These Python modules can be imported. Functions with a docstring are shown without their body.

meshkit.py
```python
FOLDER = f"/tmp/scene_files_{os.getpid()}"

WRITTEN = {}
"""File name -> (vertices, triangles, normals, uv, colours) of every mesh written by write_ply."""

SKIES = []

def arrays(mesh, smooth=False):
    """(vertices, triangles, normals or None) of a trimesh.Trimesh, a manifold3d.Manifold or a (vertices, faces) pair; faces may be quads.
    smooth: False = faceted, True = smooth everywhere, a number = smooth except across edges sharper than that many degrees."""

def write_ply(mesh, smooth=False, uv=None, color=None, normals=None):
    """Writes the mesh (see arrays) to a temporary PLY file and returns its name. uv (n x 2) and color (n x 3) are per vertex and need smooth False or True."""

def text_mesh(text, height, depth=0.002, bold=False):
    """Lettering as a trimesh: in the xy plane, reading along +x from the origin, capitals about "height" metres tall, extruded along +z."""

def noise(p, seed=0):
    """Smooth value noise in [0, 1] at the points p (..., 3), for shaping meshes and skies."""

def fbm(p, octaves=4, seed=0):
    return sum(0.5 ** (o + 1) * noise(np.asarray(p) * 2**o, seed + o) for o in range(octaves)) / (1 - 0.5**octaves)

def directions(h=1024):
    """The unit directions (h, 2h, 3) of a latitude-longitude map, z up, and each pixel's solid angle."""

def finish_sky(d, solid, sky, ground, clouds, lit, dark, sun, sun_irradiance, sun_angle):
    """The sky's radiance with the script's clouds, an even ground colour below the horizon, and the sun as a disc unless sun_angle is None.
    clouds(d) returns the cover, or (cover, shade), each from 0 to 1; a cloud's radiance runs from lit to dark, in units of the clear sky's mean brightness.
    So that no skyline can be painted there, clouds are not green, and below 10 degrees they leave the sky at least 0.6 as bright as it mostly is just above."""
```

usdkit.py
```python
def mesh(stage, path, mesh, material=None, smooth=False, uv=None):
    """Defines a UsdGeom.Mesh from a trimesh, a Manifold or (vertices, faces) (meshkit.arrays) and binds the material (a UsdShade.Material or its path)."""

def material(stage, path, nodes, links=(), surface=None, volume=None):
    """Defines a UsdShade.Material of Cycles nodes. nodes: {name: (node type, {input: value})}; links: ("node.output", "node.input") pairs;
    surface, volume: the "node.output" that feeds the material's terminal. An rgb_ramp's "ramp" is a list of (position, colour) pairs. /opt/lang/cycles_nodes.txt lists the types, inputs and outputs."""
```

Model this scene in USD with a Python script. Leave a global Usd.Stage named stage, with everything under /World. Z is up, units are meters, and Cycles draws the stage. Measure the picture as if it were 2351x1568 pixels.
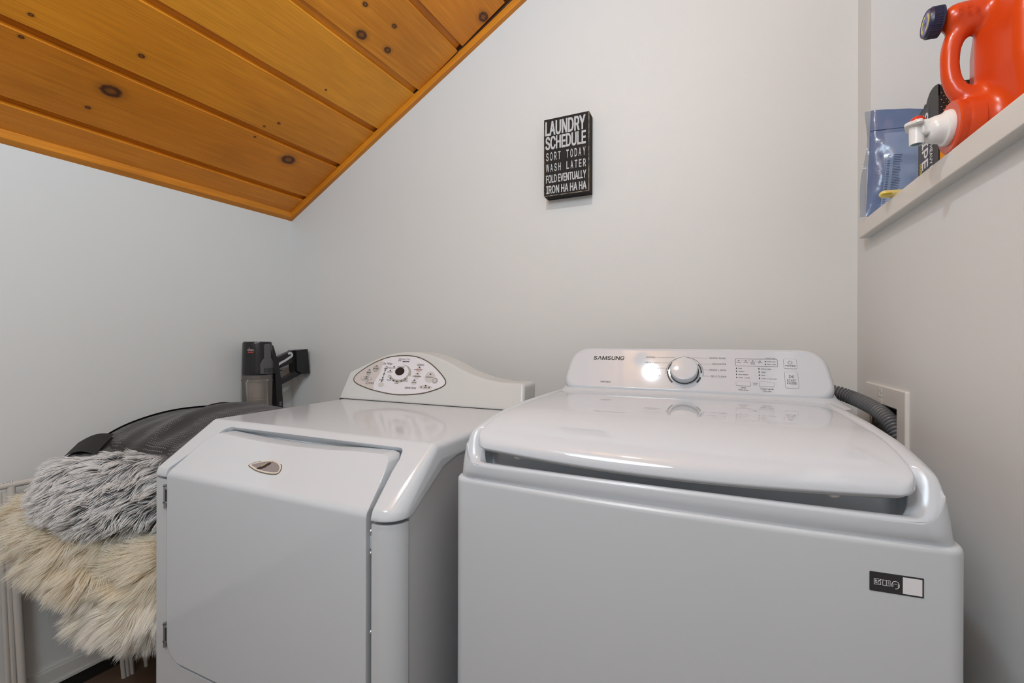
import math, random
import numpy as np
import trimesh
import manifold3d as mf
import shapely
from shapely import geometry as sg, affinity
from pxr import Usd, UsdGeom, UsdShade, UsdLux, Gf, Sdf, Vt
import usdkit, meshkit

# ---------------------------------------------------------------- camera, light, exposure
stage = Usd.Stage.CreateInMemory()
UsdGeom.SetStageUpAxis(stage, UsdGeom.Tokens.z)
UsdGeom.SetStageMetersPerUnit(stage, 1.0)
UsdGeom.Xform.Define(stage, '/World')
EXPOSURE = 1.06
cam = UsdGeom.Camera.Define(stage, '/World/camera')
F_PX, YAW, PITCH, ROLL = 1021.4, math.radians(-24.06), math.radians(-0.053), math.radians(0.134)
_f = np.array([math.sin(YAW) * math.cos(PITCH), math.cos(YAW) * math.cos(PITCH), math.sin(PITCH)])
_r = np.array([math.cos(YAW), -math.sin(YAW), 0.0])
_u = np.cross(_r, _f)
_r2 = math.cos(ROLL) * _r + math.sin(ROLL) * _u
_u2 = np.cross(_r2, _f)
CAM = np.array([0.0, 0.0, 1.105])
cam.AddTransformOp().Set(Gf.Matrix4d(*[float(v) for row in ([*_r2, 0], [*_u2, 0], [*(-_f), 0], [*CAM, 1]) for v in row]))
cam.CreateHorizontalApertureAttr(36.0)
cam.CreateVerticalApertureAttr(36.0 * 1568 / 2351)
cam.CreateFocalLengthAttr(36.0 * F_PX / 2351)
cam.CreateClippingRangeAttr(Gf.Vec2f(0.02, 100))
cam.CreateExposureAttr(EXPOSURE)

LAMP_POS = (-0.33, 0.29, 2.38)     # bulb of the ceiling lamp over the machines
LAMP_POWER = 2.9
FILL_POS = (-0.42, -0.55, 2.06)    # added fill light, unseen behind the camera
FILL_POWER = 6.6

# ---------------------------------------------------------------- helpers
M3 = mf.Manifold
used = {}
LOC = {}


def numbered(parent, name):
    k = (parent, name)
    n = used.get(k, 0)
    used[k] = n + 1
    return name if n == 0 else f'{name}_{n:03d}'


def path_of(parent):
    return '/World' if parent is None else str(parent.GetPath())


def tag(p, label=None, cat=None, group=None, kind=None):
    for k, v in (('label', label), ('category', cat), ('group', group), ('kind', kind)):
        if v:
            p.SetCustomDataByKey(k, v)
    return p


def thing(name, label, cat, loc=(0, 0, 0), group=None):
    x = UsdGeom.Xform.Define(stage, '/World/' + numbered('/World', name))
    if any(loc):
        x.AddTranslateOp().Set(Gf.Vec3d(*loc))
    LOC[str(x.GetPath())] = np.asarray(loc, float)
    return tag(x.GetPrim(), label, cat, group)


def arr(m):
    return meshkit.arrays(m, False)[:2]


def obj(name, mesh, mat, parent=None, smooth=30, label=None, cat=None, group=None, kind=None, uv=None):
    pp = path_of(parent)
    p = pp + '/' + numbered(pp, name)
    loc = LOC.get('/'.join(pp.split('/')[:3]))
    if loc is not None:
        v, f = arr(mesh)
        mesh = (np.asarray(v, float) - loc, f)
    m = usdkit.mesh(stage, p, mesh, mat, smooth, uv)
    return tag(m.GetPrim(), label, cat, group, kind)


def cat_(*ms):
    vs, fs, n = [], [], 0
    for m in ms:
        v, f = arr(m)
        if f.shape[1] == 4:
            f = np.vstack([f[:, [0, 1, 2]], f[:, [0, 2, 3]]])
        vs.append(v)
        fs.append(f + n)
        n += len(v)
    return trimesh.Trimesh(np.vstack(vs), np.vstack(fs), process=False)


def box(x0, x1, y0, y1, z0, z1):
    return M3.cube((x1 - x0, y1 - y0, z1 - z0)).translate((x0, y0, z0))


def rbox(x0, x1, y0, y1, z0, z1, r, seg=16):
    s = M3.sphere(r, seg)
    return M3.batch_hull([s.translate((x, y, z)) for x in (x0 + r, x1 - r) for y in (y0 + r, y1 - r) for z in (z0 + r, z1 - r)])


def cyl(p, q, r0, r1=None, seg=32):
    p, q = np.asarray(p, float), np.asarray(q, float)
    r1 = r0 if r1 is None else r1
    d = q - p
    L = np.linalg.norm(d)
    m = M3.cylinder(L, r0, r1, seg)
    return m.transform(np.hstack([basis(d / L), p[:, None]]))


def basis(w):
    w = np.asarray(w, float) / np.linalg.norm(w)
    a = np.array([1.0, 0, 0]) if abs(w[0]) < 0.9 else np.array([0, 1.0, 0])
    u = np.cross(a, w)
    u /= np.linalg.norm(u)
    return np.stack([u, np.cross(w, u), w], 1)


def frame_(m, o, ex, ey, ez):
    """Puts a manifold built in local axes at o with axes ex ey ez."""
    return m.transform(np.hstack([np.stack([ex, ey, ez], 1), np.asarray(o, float)[:, None]]))


def lathe(profile, o=(0, 0, 0), axis=(0, 0, 1), seg=48):
    """profile: closed (r, h) polygon."""
    cs = mf.CrossSection([np.asarray(profile, float)], mf.FillRule.Positive if hasattr(mf, 'FillRule') else None)
    m = cs.revolve(seg)
    return m.transform(np.hstack([basis(axis), np.asarray(o, float)[:, None]]))


def tube(pts, r, seg=12, closed=False):
    """Tube through points with per-point radii; capped."""
    pts = np.asarray(pts, float)
    n = len(pts)
    r = np.broadcast_to(np.asarray(r, float), (n,))
    t = np.gradient(pts, axis=0)
    if closed:
        t = np.roll(pts, -1, 0) - np.roll(pts, 1, 0)
    t /= np.linalg.norm(t, axis=1, keepdims=True)
    b = basis(t[0])
    u = b[:, 0]
    rings = []
    for i in range(n):
        u = u - t[i] * (u @ t[i])
        u /= np.linalg.norm(u)
        w = np.cross(t[i], u)
        a = np.linspace(0, 2 * math.pi, seg, endpoint=False)
        rings.append(pts[i] + r[i] * (np.cos(a)[:, None] * u + np.sin(a)[:, None] * w))
    return loft(rings, closed)


def loft(rings, closed=False, caps=True):
    n, k = len(rings), len(rings[0])
    v = np.vstack(rings)
    f = []
    for i in range(n if closed else n - 1):
        a, b = i * k, ((i + 1) % n) * k
        for j in range(k):
            j2 = (j + 1) % k
            f += [(a + j, a + j2, b + j2), (a + j, b + j2, b + j)]
    if caps and not closed:
        c0, c1 = len(v), len(v) + 1
        v = np.vstack([v, rings[0].mean(0), rings[-1].mean(0)])
        for j in range(k):
            j2 = (j + 1) % k
            f += [(c0, j2, j), (c1, (n - 1) * k + j, (n - 1) * k + j2)]
    return trimesh.Trimesh(v, np.array(f), process=False)


def spline(pts, n=40):
    from scipy.interpolate import CubicSpline
    pts = np.asarray(pts, float)
    s = np.r_[0, np.cumsum(np.linalg.norm(np.diff(pts, axis=0), axis=1))]
    return CubicSpline(s, pts)(np.linspace(0, s[-1], n))


def closed_spline(pts, n=96):
    from scipy.interpolate import CubicSpline
    pts = np.asarray(pts, float)
    pts = np.vstack([pts, pts[:1]])
    s = np.r_[0, np.cumsum(np.sqrt(np.linalg.norm(np.diff(pts, axis=0), axis=1)))]
    return CubicSpline(s, pts, bc_type='periodic')(np.linspace(0, s[-1], n, endpoint=False))


def extrude(poly, h):
    """shapely polygon -> Manifold from z=0 to h."""
    polys = list(getattr(poly, 'geoms', [poly]))
    rings = []
    for g in polys:
        g = sg.polygon.orient(g)
        rings += [np.asarray(g.exterior.coords)[:-1]] + [np.asarray(i.coords)[:-1] for i in g.interiors]
    return mf.CrossSection(rings, mf.FillRule.EvenOdd).extrude(h)


def rect(x0, x1, y0, y1, r=0.0):
    p = sg.box(x0, y0, x1, y1)
    return p.buffer(-r).buffer(r, quad_segs=6) if r else p


def outline_band(poly, w):
    return poly.buffer(w / 2).difference(poly.buffer(-w / 2))


_txt = {}


def text2(s, h, w=None, bold=False, slant=0.0, depth=0.0003):
    """Lettering in the xy plane at the origin: capitals h tall, total width w if given. Returns a trimesh."""
    k = (s, bold)
    if k not in _txt:
        m = meshkit.text_mesh(s, 1.0, 1.0, bold)
        _txt[k] = (np.array(m.vertices), np.array(m.faces))
    v, f = _txt[k][0].copy(), _txt[k][1]
    v[:, 0] -= v[:, 0].min()
    wd = v[:, 0].max()
    v[:, :2] *= h
    if w:
        v[:, 0] *= w / (wd * h)
    v[:, 2] *= depth
    v[:, 0] += slant * v[:, 1]
    return trimesh.Trimesh(v, f, process=False)


class Face:
    """A plane in the world for printing on: o origin, ex, ey in the plane, ez outwards."""

    def __init__(self, o, ex, ey):
        self.o, self.ex, self.ey = np.asarray(o, float), np.asarray(ex, float), np.asarray(ey, float)
        self.ez = np.cross(self.ex, self.ey)

    def at(self, m, x, y, w=0.0):
        v, f = arr(m)
        v = np.asarray(v, float)
        return trimesh.Trimesh(self.o + (v[:, :1] + x) * self.ex + (v[:, 1:2] + y) * self.ey + (v[:, 2:] + w) * self.ez, f, process=False)

    def p(self, x, y, w=0.0):
        return self.o + x * self.ex + y * self.ey + w * self.ez

    def text(self, s, x, y, h, w=None, bold=False, slant=0.0, anchor='l', lift=0.0002):
        m = text2(s, h, w, bold, slant)
        wd = m.vertices[:, 0].max()
        return self.at(m, x - (wd if anchor == 'r' else wd / 2 if anchor == 'c' else 0), y, lift)

    def flat(self, poly, h=0.0004, lift=0.0001):
        return self.at(extrude(poly, h), 0, 0, lift)


# ---------------------------------------------------------------- materials
LOOKS = '/World/Looks'
UsdGeom.Scope.Define(stage, LOOKS)


def mat(name, color, rough=0.5, bevel=0.0, bump=None, noise=None, **kw):
    """Principled; bump = (scale, strength, distance); noise = (scale, colour2, contrast)."""
    n = {'p': ('principled_bsdf', {'base_color': color, 'roughness': rough, **kw})}
    l = []
    if noise or bump:
        n['g'] = ('texture_coordinate', {})
    if noise:
        n['n'] = ('noise_texture', {'scale': noise[0], 'detail': 4.0})
        n['r'] = ('rgb_ramp', {'ramp': [(0.5 - noise[2], color), (0.5 + noise[2], noise[1])]})
        l += [('g.object', 'n.vector'), ('n.fac', 'r.fac'), ('r.color', 'p.base_color')]
    last = None
    if bevel:
        n['bv'] = ('bevel', {'radius': bevel, 'samples': 4})
        last = 'bv.bevel'
    if bump:
        n['bn'] = ('noise_texture', {'scale': bump[0], 'detail': 3.0})
        n['b'] = ('bump', {'strength': bump[1], 'distance': bump[2]})
        l += [('g.object', 'bn.vector'), ('bn.fac', 'b.height')]
        if last:
            l.append((last, 'b.normal'))
        last = 'b.normal'
    if last:
        l.append((last, 'p.normal'))
    return usdkit.material(stage, f'{LOOKS}/{name}', n, l, surface='p.BSDF')


WALL = mat('wall_paint', (0.71, 0.705, 0.685), 0.55, bump=(260, 0.25, 0.0006), noise=(1.3, (0.685, 0.68, 0.66), 0.25))
WALLR = mat('wall_right_lightened', (0.715, 0.725, 0.72), 0.55, bump=(260, 0.25, 0.0006), noise=(1.3, (0.70, 0.705, 0.70), 0.25))  # wall colour lightened and cooled here to make up for dim warm light
NICHE = mat('niche_paint', (0.71, 0.70, 0.68), 0.55, bump=(260, 0.25, 0.0006))
TRIMW = mat('white_gloss_paint', (0.70, 0.68, 0.64), 0.35, bevel=0.002, bump=(40, 0.15, 0.001))
FLOOR = mat('brown_floor', (0.16, 0.10, 0.065), 0.5, noise=(9, (0.11, 0.07, 0.045), 0.2))
BLACKTRIM = mat('black_base', (0.012, 0.011, 0.010), 0.6)
WASH = mat('washer_white', (0.580, 0.615, 0.660), 0.035, bevel=0.0015, specular_ior_level=0.5)
WASHRIM = mat('washer_rim_white', (0.57, 0.605, 0.645), 0.22, bevel=0.001)
WASHSHADED = mat('washer_shaded_white', (0.555, 0.59, 0.62), 0.25, bevel=0.002)  # the lid's white made darker: shade on the front put into the colour
WFACE = mat('washer_console_white', (0.59, 0.625, 0.67), 0.055)
DRY = mat('dryer_white', (0.58, 0.615, 0.65), 0.10, bevel=0.003, bump=(700, 0.05, 0.0003))
DRYBODY = mat('dryer_cabinet_white', (0.56, 0.59, 0.615), 0.28, bevel=0.003, bump=(700, 0.06, 0.0003))
DCON = mat('dryer_console_white', (0.605, 0.62, 0.61), 0.28, bevel=0.003)
FASCIA = mat('fascia_white', (0.74, 0.735, 0.77), 0.25)
BEIGE = mat('fascia_beige', (0.60, 0.545, 0.52), 0.3)
BRONZE = mat('bronze_line', (0.11, 0.09, 0.06), 0.35)
GREYBTN = mat('button_grey', (0.40, 0.385, 0.36), 0.35)
PALEBTN = mat('button_pale', (0.58, 0.56, 0.54), 0.35)
PINKBTN = mat('button_pink', (0.62, 0.50, 0.49), 0.35)
INK = mat('ink_dark', (0.02, 0.02, 0.022), 0.5)
INKGREY = mat('ink_grey', (0.10, 0.10, 0.105), 0.5)
INKMID = mat('ink_mid', (0.24, 0.24, 0.25), 0.5)
INKPALE = mat('ink_pale', (0.30, 0.30, 0.31), 0.5)
INKBROWN = mat('ink_brown', (0.10, 0.07, 0.07), 0.5)
DISPLAY = mat('dark_window', (0.018, 0.010, 0.010), 0.2)
STEEL = mat('hinge_steel', (0.42, 0.43, 0.43), 0.35, metallic=0.85)
SCREW = mat('screw_steel', (0.7, 0.7, 0.7), 0.3, metallic=0.6)
GAP = mat('gap_dark', (0.03, 0.03, 0.032), 0.7)
CHROME = mat('chrome', (0.75, 0.75, 0.76), 0.1, metallic=1.0)
HOSE = mat('hose_grey', (0.19, 0.19, 0.195), 0.35)
PLATE = mat('plate_plastic', (0.70, 0.69, 0.66), 0.35, bevel=0.002)
BOXIN = mat('recess_plastic', (0.16, 0.155, 0.145), 0.5)
ORANGE = mat('bottle_orange', (0.64, 0.060, 0.008), 0.27, bump=(25, 0.05, 0.002))
NAVY = mat('cap_navy', (0.022, 0.022, 0.06), 0.35)
NAVYTOP = mat('cap_top_violet', (0.13, 0.13, 0.36), 0.4)
YELLOWP = mat('cap_print_yellow', (0.62, 0.53, 0.10), 0.4)
SPOUT = mat('spout_white', (0.80, 0.79, 0.77), 0.3, subsurface_weight=0.2, subsurface_radius=(0.01, 0.01, 0.01))
REDB = mat('tap_red', (0.62, 0.035, 0.015), 0.3)
PALEBLUE = mat('spout_inside_blue', (0.40, 0.58, 0.66), 0.4)
CUPM = mat('cup_clear', (0.93, 0.90, 0.92), 0.12, transmission_weight=0.75, ior=1.2)
LABELW = mat('label_white', (0.75, 0.75, 0.78), 0.4)
LABELB = mat('label_blue', (0.02, 0.04, 0.22), 0.4)
BOXBLACK = mat('carton_black', (0.018, 0.018, 0.02), 0.45, bump=(60, 0.1, 0.001))
BOXNAVY = mat('carton_navy', (0.008, 0.014, 0.034), 0.35)
BOXORANGE = mat('carton_orange', (0.85, 0.30, 0.02), 0.5)
CARTONT = mat('carton_tan', (0.55, 0.42, 0.25), 0.6)
PRINTW = mat('print_white', (0.72, 0.72, 0.74), 0.5)
PRINTY = mat('print_yellow', (0.70, 0.55, 0.03), 0.5)
BAGM = mat('bag_blue', (0.17, 0.235, 0.40), 0.22, bump=(22, 0.5, 0.006), noise=(8, (0.10, 0.15, 0.28), 0.25))
BAGINK = mat('bag_print', (0.05, 0.065, 0.12), 0.4)
BAGL = mat('bag_panel_blue', (0.24, 0.32, 0.49), 0.2, bump=(18, 0.4, 0.006))
BAGF = usdkit.material(stage, f'{LOOKS}/bag_film', {'t': ('transparent_bsdf', {'color': (0.80, 0.82, 0.85)}), 'p': ('principled_bsdf', {'base_color': (0.30, 0.34, 0.40), 'roughness': 0.12}),
    'g': ('texture_coordinate', {}), 'n': ('noise_texture', {'scale': 30.0, 'detail': 3.0}), 'b': ('bump', {'strength': 0.8, 'distance': 0.006}), 'm': ('mix_closure', {'fac': 0.6})},
    [('g.object', 'n.vector'), ('n.fac', 'b.height'), ('b.normal', 'p.normal'), ('t.BSDF', 'm.closure1'), ('p.BSDF', 'm.closure2')], surface='m.closure')
YEL = mat('yellow_plastic', (0.80, 0.60, 0.13), 0.4, noise=(30, (0.82, 0.68, 0.30), 0.3))
SIGN_FACE = mat('sign_black', (0.014, 0.0135, 0.0135), 0.75, noise=(22, (0.028, 0.023, 0.021), 0.2), specular_ior_level=0.25)
SIGN_TXT = mat('sign_lettering', (0.62, 0.63, 0.64), 0.7, noise=(120, (0.40, 0.41, 0.42), 0.3))
SIGN_EDGE = mat('sign_worn_edge', (0.42, 0.34, 0.23), 0.7, noise=(90, (0.03, 0.03, 0.03), 0.12))
VBLACK = mat('vacuum_black', (0.012, 0.012, 0.013), 0.2)
VGREY = mat('vacuum_grey', (0.10, 0.098, 0.10), 0.4)
VDARK = mat('vacuum_handle_black', (0.012, 0.012, 0.013), 0.35)
VWHITE = mat('vacuum_silver', (0.55, 0.56, 0.56), 0.35)
VRED = mat('vacuum_red', (0.42, 0.045, 0.03), 0.4)
VBIN = usdkit.material(stage, f'{LOOKS}/vacuum_bin_clear', {'t': ('transparent_bsdf', {'color': (0.90, 0.87, 0.84)}), 'g': ('glossy_bsdf', {'color': (0.8, 0.8, 0.8), 'roughness': 0.08}),
    'd': ('diffuse_bsdf', {'color': (0.55, 0.49, 0.44)}), 'f': ('fresnel', {'IOR': 1.45}), 'm0': ('mix_closure', {'fac': 0.22}), 'm': ('mix_closure', {})},
    [('t.BSDF', 'm0.closure1'), ('d.BSDF', 'm0.closure2'), ('f.fac', 'm.fac'), ('m0.closure', 'm.closure1'), ('g.BSDF', 'm.closure2')], surface='m.closure')
VINNER = mat('vacuum_filter', (0.52, 0.46, 0.42), 0.6)
RACKM = mat('rack_enamel', (0.60, 0.565, 0.52), 0.4)
RACKFIT = mat('rack_fitting', (0.62, 0.62, 0.62), 0.25, metallic=0.5)
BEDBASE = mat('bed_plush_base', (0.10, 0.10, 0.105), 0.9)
RUGBASE = mat('rug_hide_cream', (0.72, 0.58, 0.40), 0.9)


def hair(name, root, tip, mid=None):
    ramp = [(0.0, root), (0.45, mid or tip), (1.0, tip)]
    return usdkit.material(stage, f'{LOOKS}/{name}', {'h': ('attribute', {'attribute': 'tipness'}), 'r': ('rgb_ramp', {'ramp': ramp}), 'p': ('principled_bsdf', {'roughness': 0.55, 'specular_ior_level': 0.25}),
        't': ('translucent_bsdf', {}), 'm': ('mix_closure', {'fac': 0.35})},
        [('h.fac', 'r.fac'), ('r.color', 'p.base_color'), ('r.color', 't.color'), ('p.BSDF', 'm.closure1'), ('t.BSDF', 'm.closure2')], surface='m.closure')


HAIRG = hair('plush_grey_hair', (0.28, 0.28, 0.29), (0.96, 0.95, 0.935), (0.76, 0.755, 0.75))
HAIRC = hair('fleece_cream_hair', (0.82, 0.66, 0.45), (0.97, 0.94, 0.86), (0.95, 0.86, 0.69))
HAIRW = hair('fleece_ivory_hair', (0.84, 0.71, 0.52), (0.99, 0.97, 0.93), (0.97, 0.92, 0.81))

# black sports mesh: rows of small pale holes, in the cloth's own uv (one unit = one hole)
JERSEY = usdkit.material(stage, f'{LOOKS}/mesh_jersey', {
    'c': ('texture_coordinate', {}), 'v': ('voronoi_texture', {'scale': 1.0, 'randomness': 0.12, 'dimensions': '2D'}),
    'm': ('math', {'math_type': 'less_than', 'value2': 0.15}), 'w': ('noise_texture', {'scale': 0.09, 'detail': 1.0}),
    'gt': ('math', {'math_type': 'greater_than', 'value2': 0.5}), 'mm': ('math', {'math_type': 'multiply'}),
    'x': ('mix_color', {'a': (0.0125, 0.012, 0.012), 'b': (0.055, 0.05, 0.046)}), 'x2': ('mix_color', {'b': (0.42, 0.42, 0.43)}),
    'p': ('principled_bsdf', {'roughness': 0.55, 'sheen_weight': 0.15})},
    [('c.UV', 'v.vector'), ('v.distance', 'm.value1'), ('c.UV', 'w.vector'), ('w.fac', 'gt.value1'), ('gt.value', 'mm.value1'), ('m.value', 'mm.value2'),
     ('m.value', 'x.fac'), ('x.result', 'x2.a'), ('mm.value', 'x2.fac'), ('x2.result', 'p.base_color')], surface='p.BSDF')
CUFF = mat('jersey_rib_black', (0.014, 0.014, 0.015), 0.8, bump=(900, 0.3, 0.001))


def wood(name, a, b, dark, seed, scale=1.0, knots=()):
    """Pine: grain runs along the second axis of the board's own uv (metres). knots: (u, v, radius)."""
    n = {'c': ('texture_coordinate', {}), 'mp': ('mapping', {'scale': (26 * scale, 1.1 * scale, 1.0), 'location': (seed * 3.7, seed * 1.3, seed)}),
         'n1': ('noise_texture', {'scale': 1.0, 'detail': 5.0, 'roughness': 0.55, 'distortion': 0.6}),
         'mp2': ('mapping', {'scale': (340, 7, 1.0), 'location': (seed, seed, 0)}), 'n2': ('noise_texture', {'scale': 1.0, 'detail': 2.0}),
         'mp3': ('mapping', {'scale': (5, 3, 1.0), 'location': (seed * 2.1, 0, 0)}), 'n3': ('noise_texture', {'scale': 1.0, 'detail': 2.0}),
         'r1': ('rgb_ramp', {'ramp': [(0.30, a), (0.52, b), (0.72, a)]}), 'r2': ('rgb_ramp', {'ramp': [(0.35, (0.86, 0.86, 0.86)), (0.65, (1.05, 1.05, 1.05))]}),
         'r3': ('rgb_ramp', {'ramp': [(0.3, (0.86, 0.84, 0.82)), (0.7, (1.08, 1.08, 1.06))]}),
         'x1': ('mix_color', {'blend_type': 'multiply', 'fac': 1.0, 'use_clamp': False}), 'x2': ('mix_color', {'blend_type': 'multiply', 'fac': 1.0, 'use_clamp': False}),
         'p': ('principled_bsdf', {'roughness': 0.42, 'specular_ior_level': 0.35})}
    l = [('c.UV', 'mp.vector'), ('mp.vector', 'n1.vector'), ('c.UV', 'mp2.vector'), ('mp2.vector', 'n2.vector'), ('c.UV', 'mp3.vector'), ('mp3.vector', 'n3.vector'),
         ('n1.fac', 'r1.fac'), ('n2.fac', 'r2.fac'), ('n3.fac', 'r3.fac'), ('r1.color', 'x1.a'), ('r2.color', 'x1.b'), ('x1.result', 'x2.a'), ('r3.color', 'x2.b')]
    last = 'x2.result'
    for i, (u, v, r) in enumerate(knots):
        n[f'k{i}'] = ('mapping', {'location': (-u / r, -v / (1.25 * r), 0), 'scale': (1 / r, 1 / (1.25 * r), 1)})
        n[f'kn{i}'] = ('noise_texture', {'scale': 2.2, 'detail': 2.0})
        n[f'kd{i}'] = ('vector_math', {'math_type': 'length'})
        n[f'ka{i}'] = ('math', {'math_type': 'multiply_add', 'value2': 0.45})
        n[f'kr{i}'] = ('rgb_ramp', {'ramp': [(0.0, (0.55,) * 3), (0.30, (0.75,) * 3), (0.42, (1.0,) * 3), (0.52, (0.85,) * 3), (0.62, (0.28,) * 3), (1.0, (0.0,) * 3)]})
        n[f'ks{i}'] = ('math', {'math_type': 'multiply', 'value2': 0.5})
        n[f'kx{i}'] = ('mix_color', {'b': dark})
        l += [('c.UV', f'k{i}.vector'), (f'k{i}.vector', f'kd{i}.vector1'), (f'k{i}.vector', f'kn{i}.vector'), (f'kn{i}.fac', f'ka{i}.value1'), (f'kd{i}.value', f'ka{i}.value3'),
              (f'ka{i}.value', f'ks{i}.value1'), (f'ks{i}.value', f'kr{i}.fac'), (last, f'kx{i}.a'), (f'kr{i}.color', f'kx{i}.fac')]
        last = f'kx{i}.result'
    l.append((last, 'p.base_color'))
    return usdkit.material(stage, f'{LOOKS}/{name}', n, l, surface='p.BSDF')


# ---------------------------------------------------------------- room shell
YB = 1.5                      # back wall
XR = 0.367                    # right wall
TH = math.radians(3.15)       # the left wall and the ceiling boards run this much off square
E = np.array([math.sin(TH), math.cos(TH), 0.0])
CO = np.array([-1.8141, YB, 1.6704])          # corner of back wall, left wall and ceiling trim
NC = np.array([-0.49, 0.027, 0.8713])         # ceiling normal, upwards
NC /= np.linalg.norm(NC)
SC = np.cross(NC, E)
SC *= np.sign(SC[0])
YF = -2.3                     # wall behind the camera
S_MAX = 2.45


def ceil_pt(s, e, off):
    return CO + s * SC + e * E + off * NC


def st(name, mesh, m, parent=None, smooth=30):
    o = obj(name, mesh, m, parent, smooth)
    if parent is None:
        tag(o, kind='structure')
    return o


def left_x(y):
    return CO[0] + (y - YB) * math.tan(TH)


# floor
st('floor', box(-2.3, 1.1, YF - 0.05, YB + 0.1, -0.05, 0.0), FLOOR)
# back wall
st('wall_back', box(-2.2, XR + 0.15, YB, YB + 0.1, 0, 3.2), WALL)
# left wall (skewed)
lw = [(left_x(YF), YF), (left_x(YB), YB), (left_x(YB) - 0.1, YB), (left_x(YF) - 0.1, YF)]
st('wall_left', extrude(sg.Polygon(lw), 2.0), WALL)
# right wall with the niche cut in it
NZ0, NZ1, NY0, NY1, NX = 1.37, 2.16, 0.15, 1.391, 0.80
rw = box(XR, XR + 0.6, YF, YB + 0.02, 0, 3.3) - box(XR - 0.1, NX, NY0, NY1, NZ0, NZ1)
# recess of the laundry box
PY0, PY1, PZ0, PZ1 = 1.192, 1.366, 0.72, 0.9625
rw = rw - box(XR - 0.05, XR + 0.085, PY0, PY1, PZ0, PZ1)
st('wall_right', rw, WALLR)
st('wall_front', box(-2.3, XR + 0.6, YF - 0.1, YF, 0, 3.3), WALL)
# roof slab above the boards
slab = loft([np.array([ceil_pt(-0.25, e, 0.05), ceil_pt(S_MAX + 0.3, e, 0.05), ceil_pt(S_MAX + 0.3, e, 0.09), ceil_pt(-0.25, e, 0.09)]) for e in (-4.1, 0.25)])
ceiling = tag(UsdGeom.Xform.Define(stage, '/World/ceiling').GetPrim(), kind='structure')
BACKER = mat('ceiling_backer', (0.30, 0.12, 0.02), 0.6)
obj('backing', slab, BACKER, ceiling, False)

# pine boards: face 18 mm above the trim's lower edge, a rebated channel between boards
PITCH, CH = 0.2365, 0.025
BA = [((0.78, 0.27, 0.018), (0.70, 0.225, 0.013)), ((0.74, 0.255, 0.016), (0.66, 0.21, 0.011)), ((0.80, 0.30, 0.020), (0.72, 0.25, 0.014)), ((0.86, 0.35, 0.028), (0.79, 0.305, 0.020)), ((0.80, 0.30, 0.022), (0.69, 0.235, 0.014))]
DK = (0.055, 0.016, 0.006)
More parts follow.
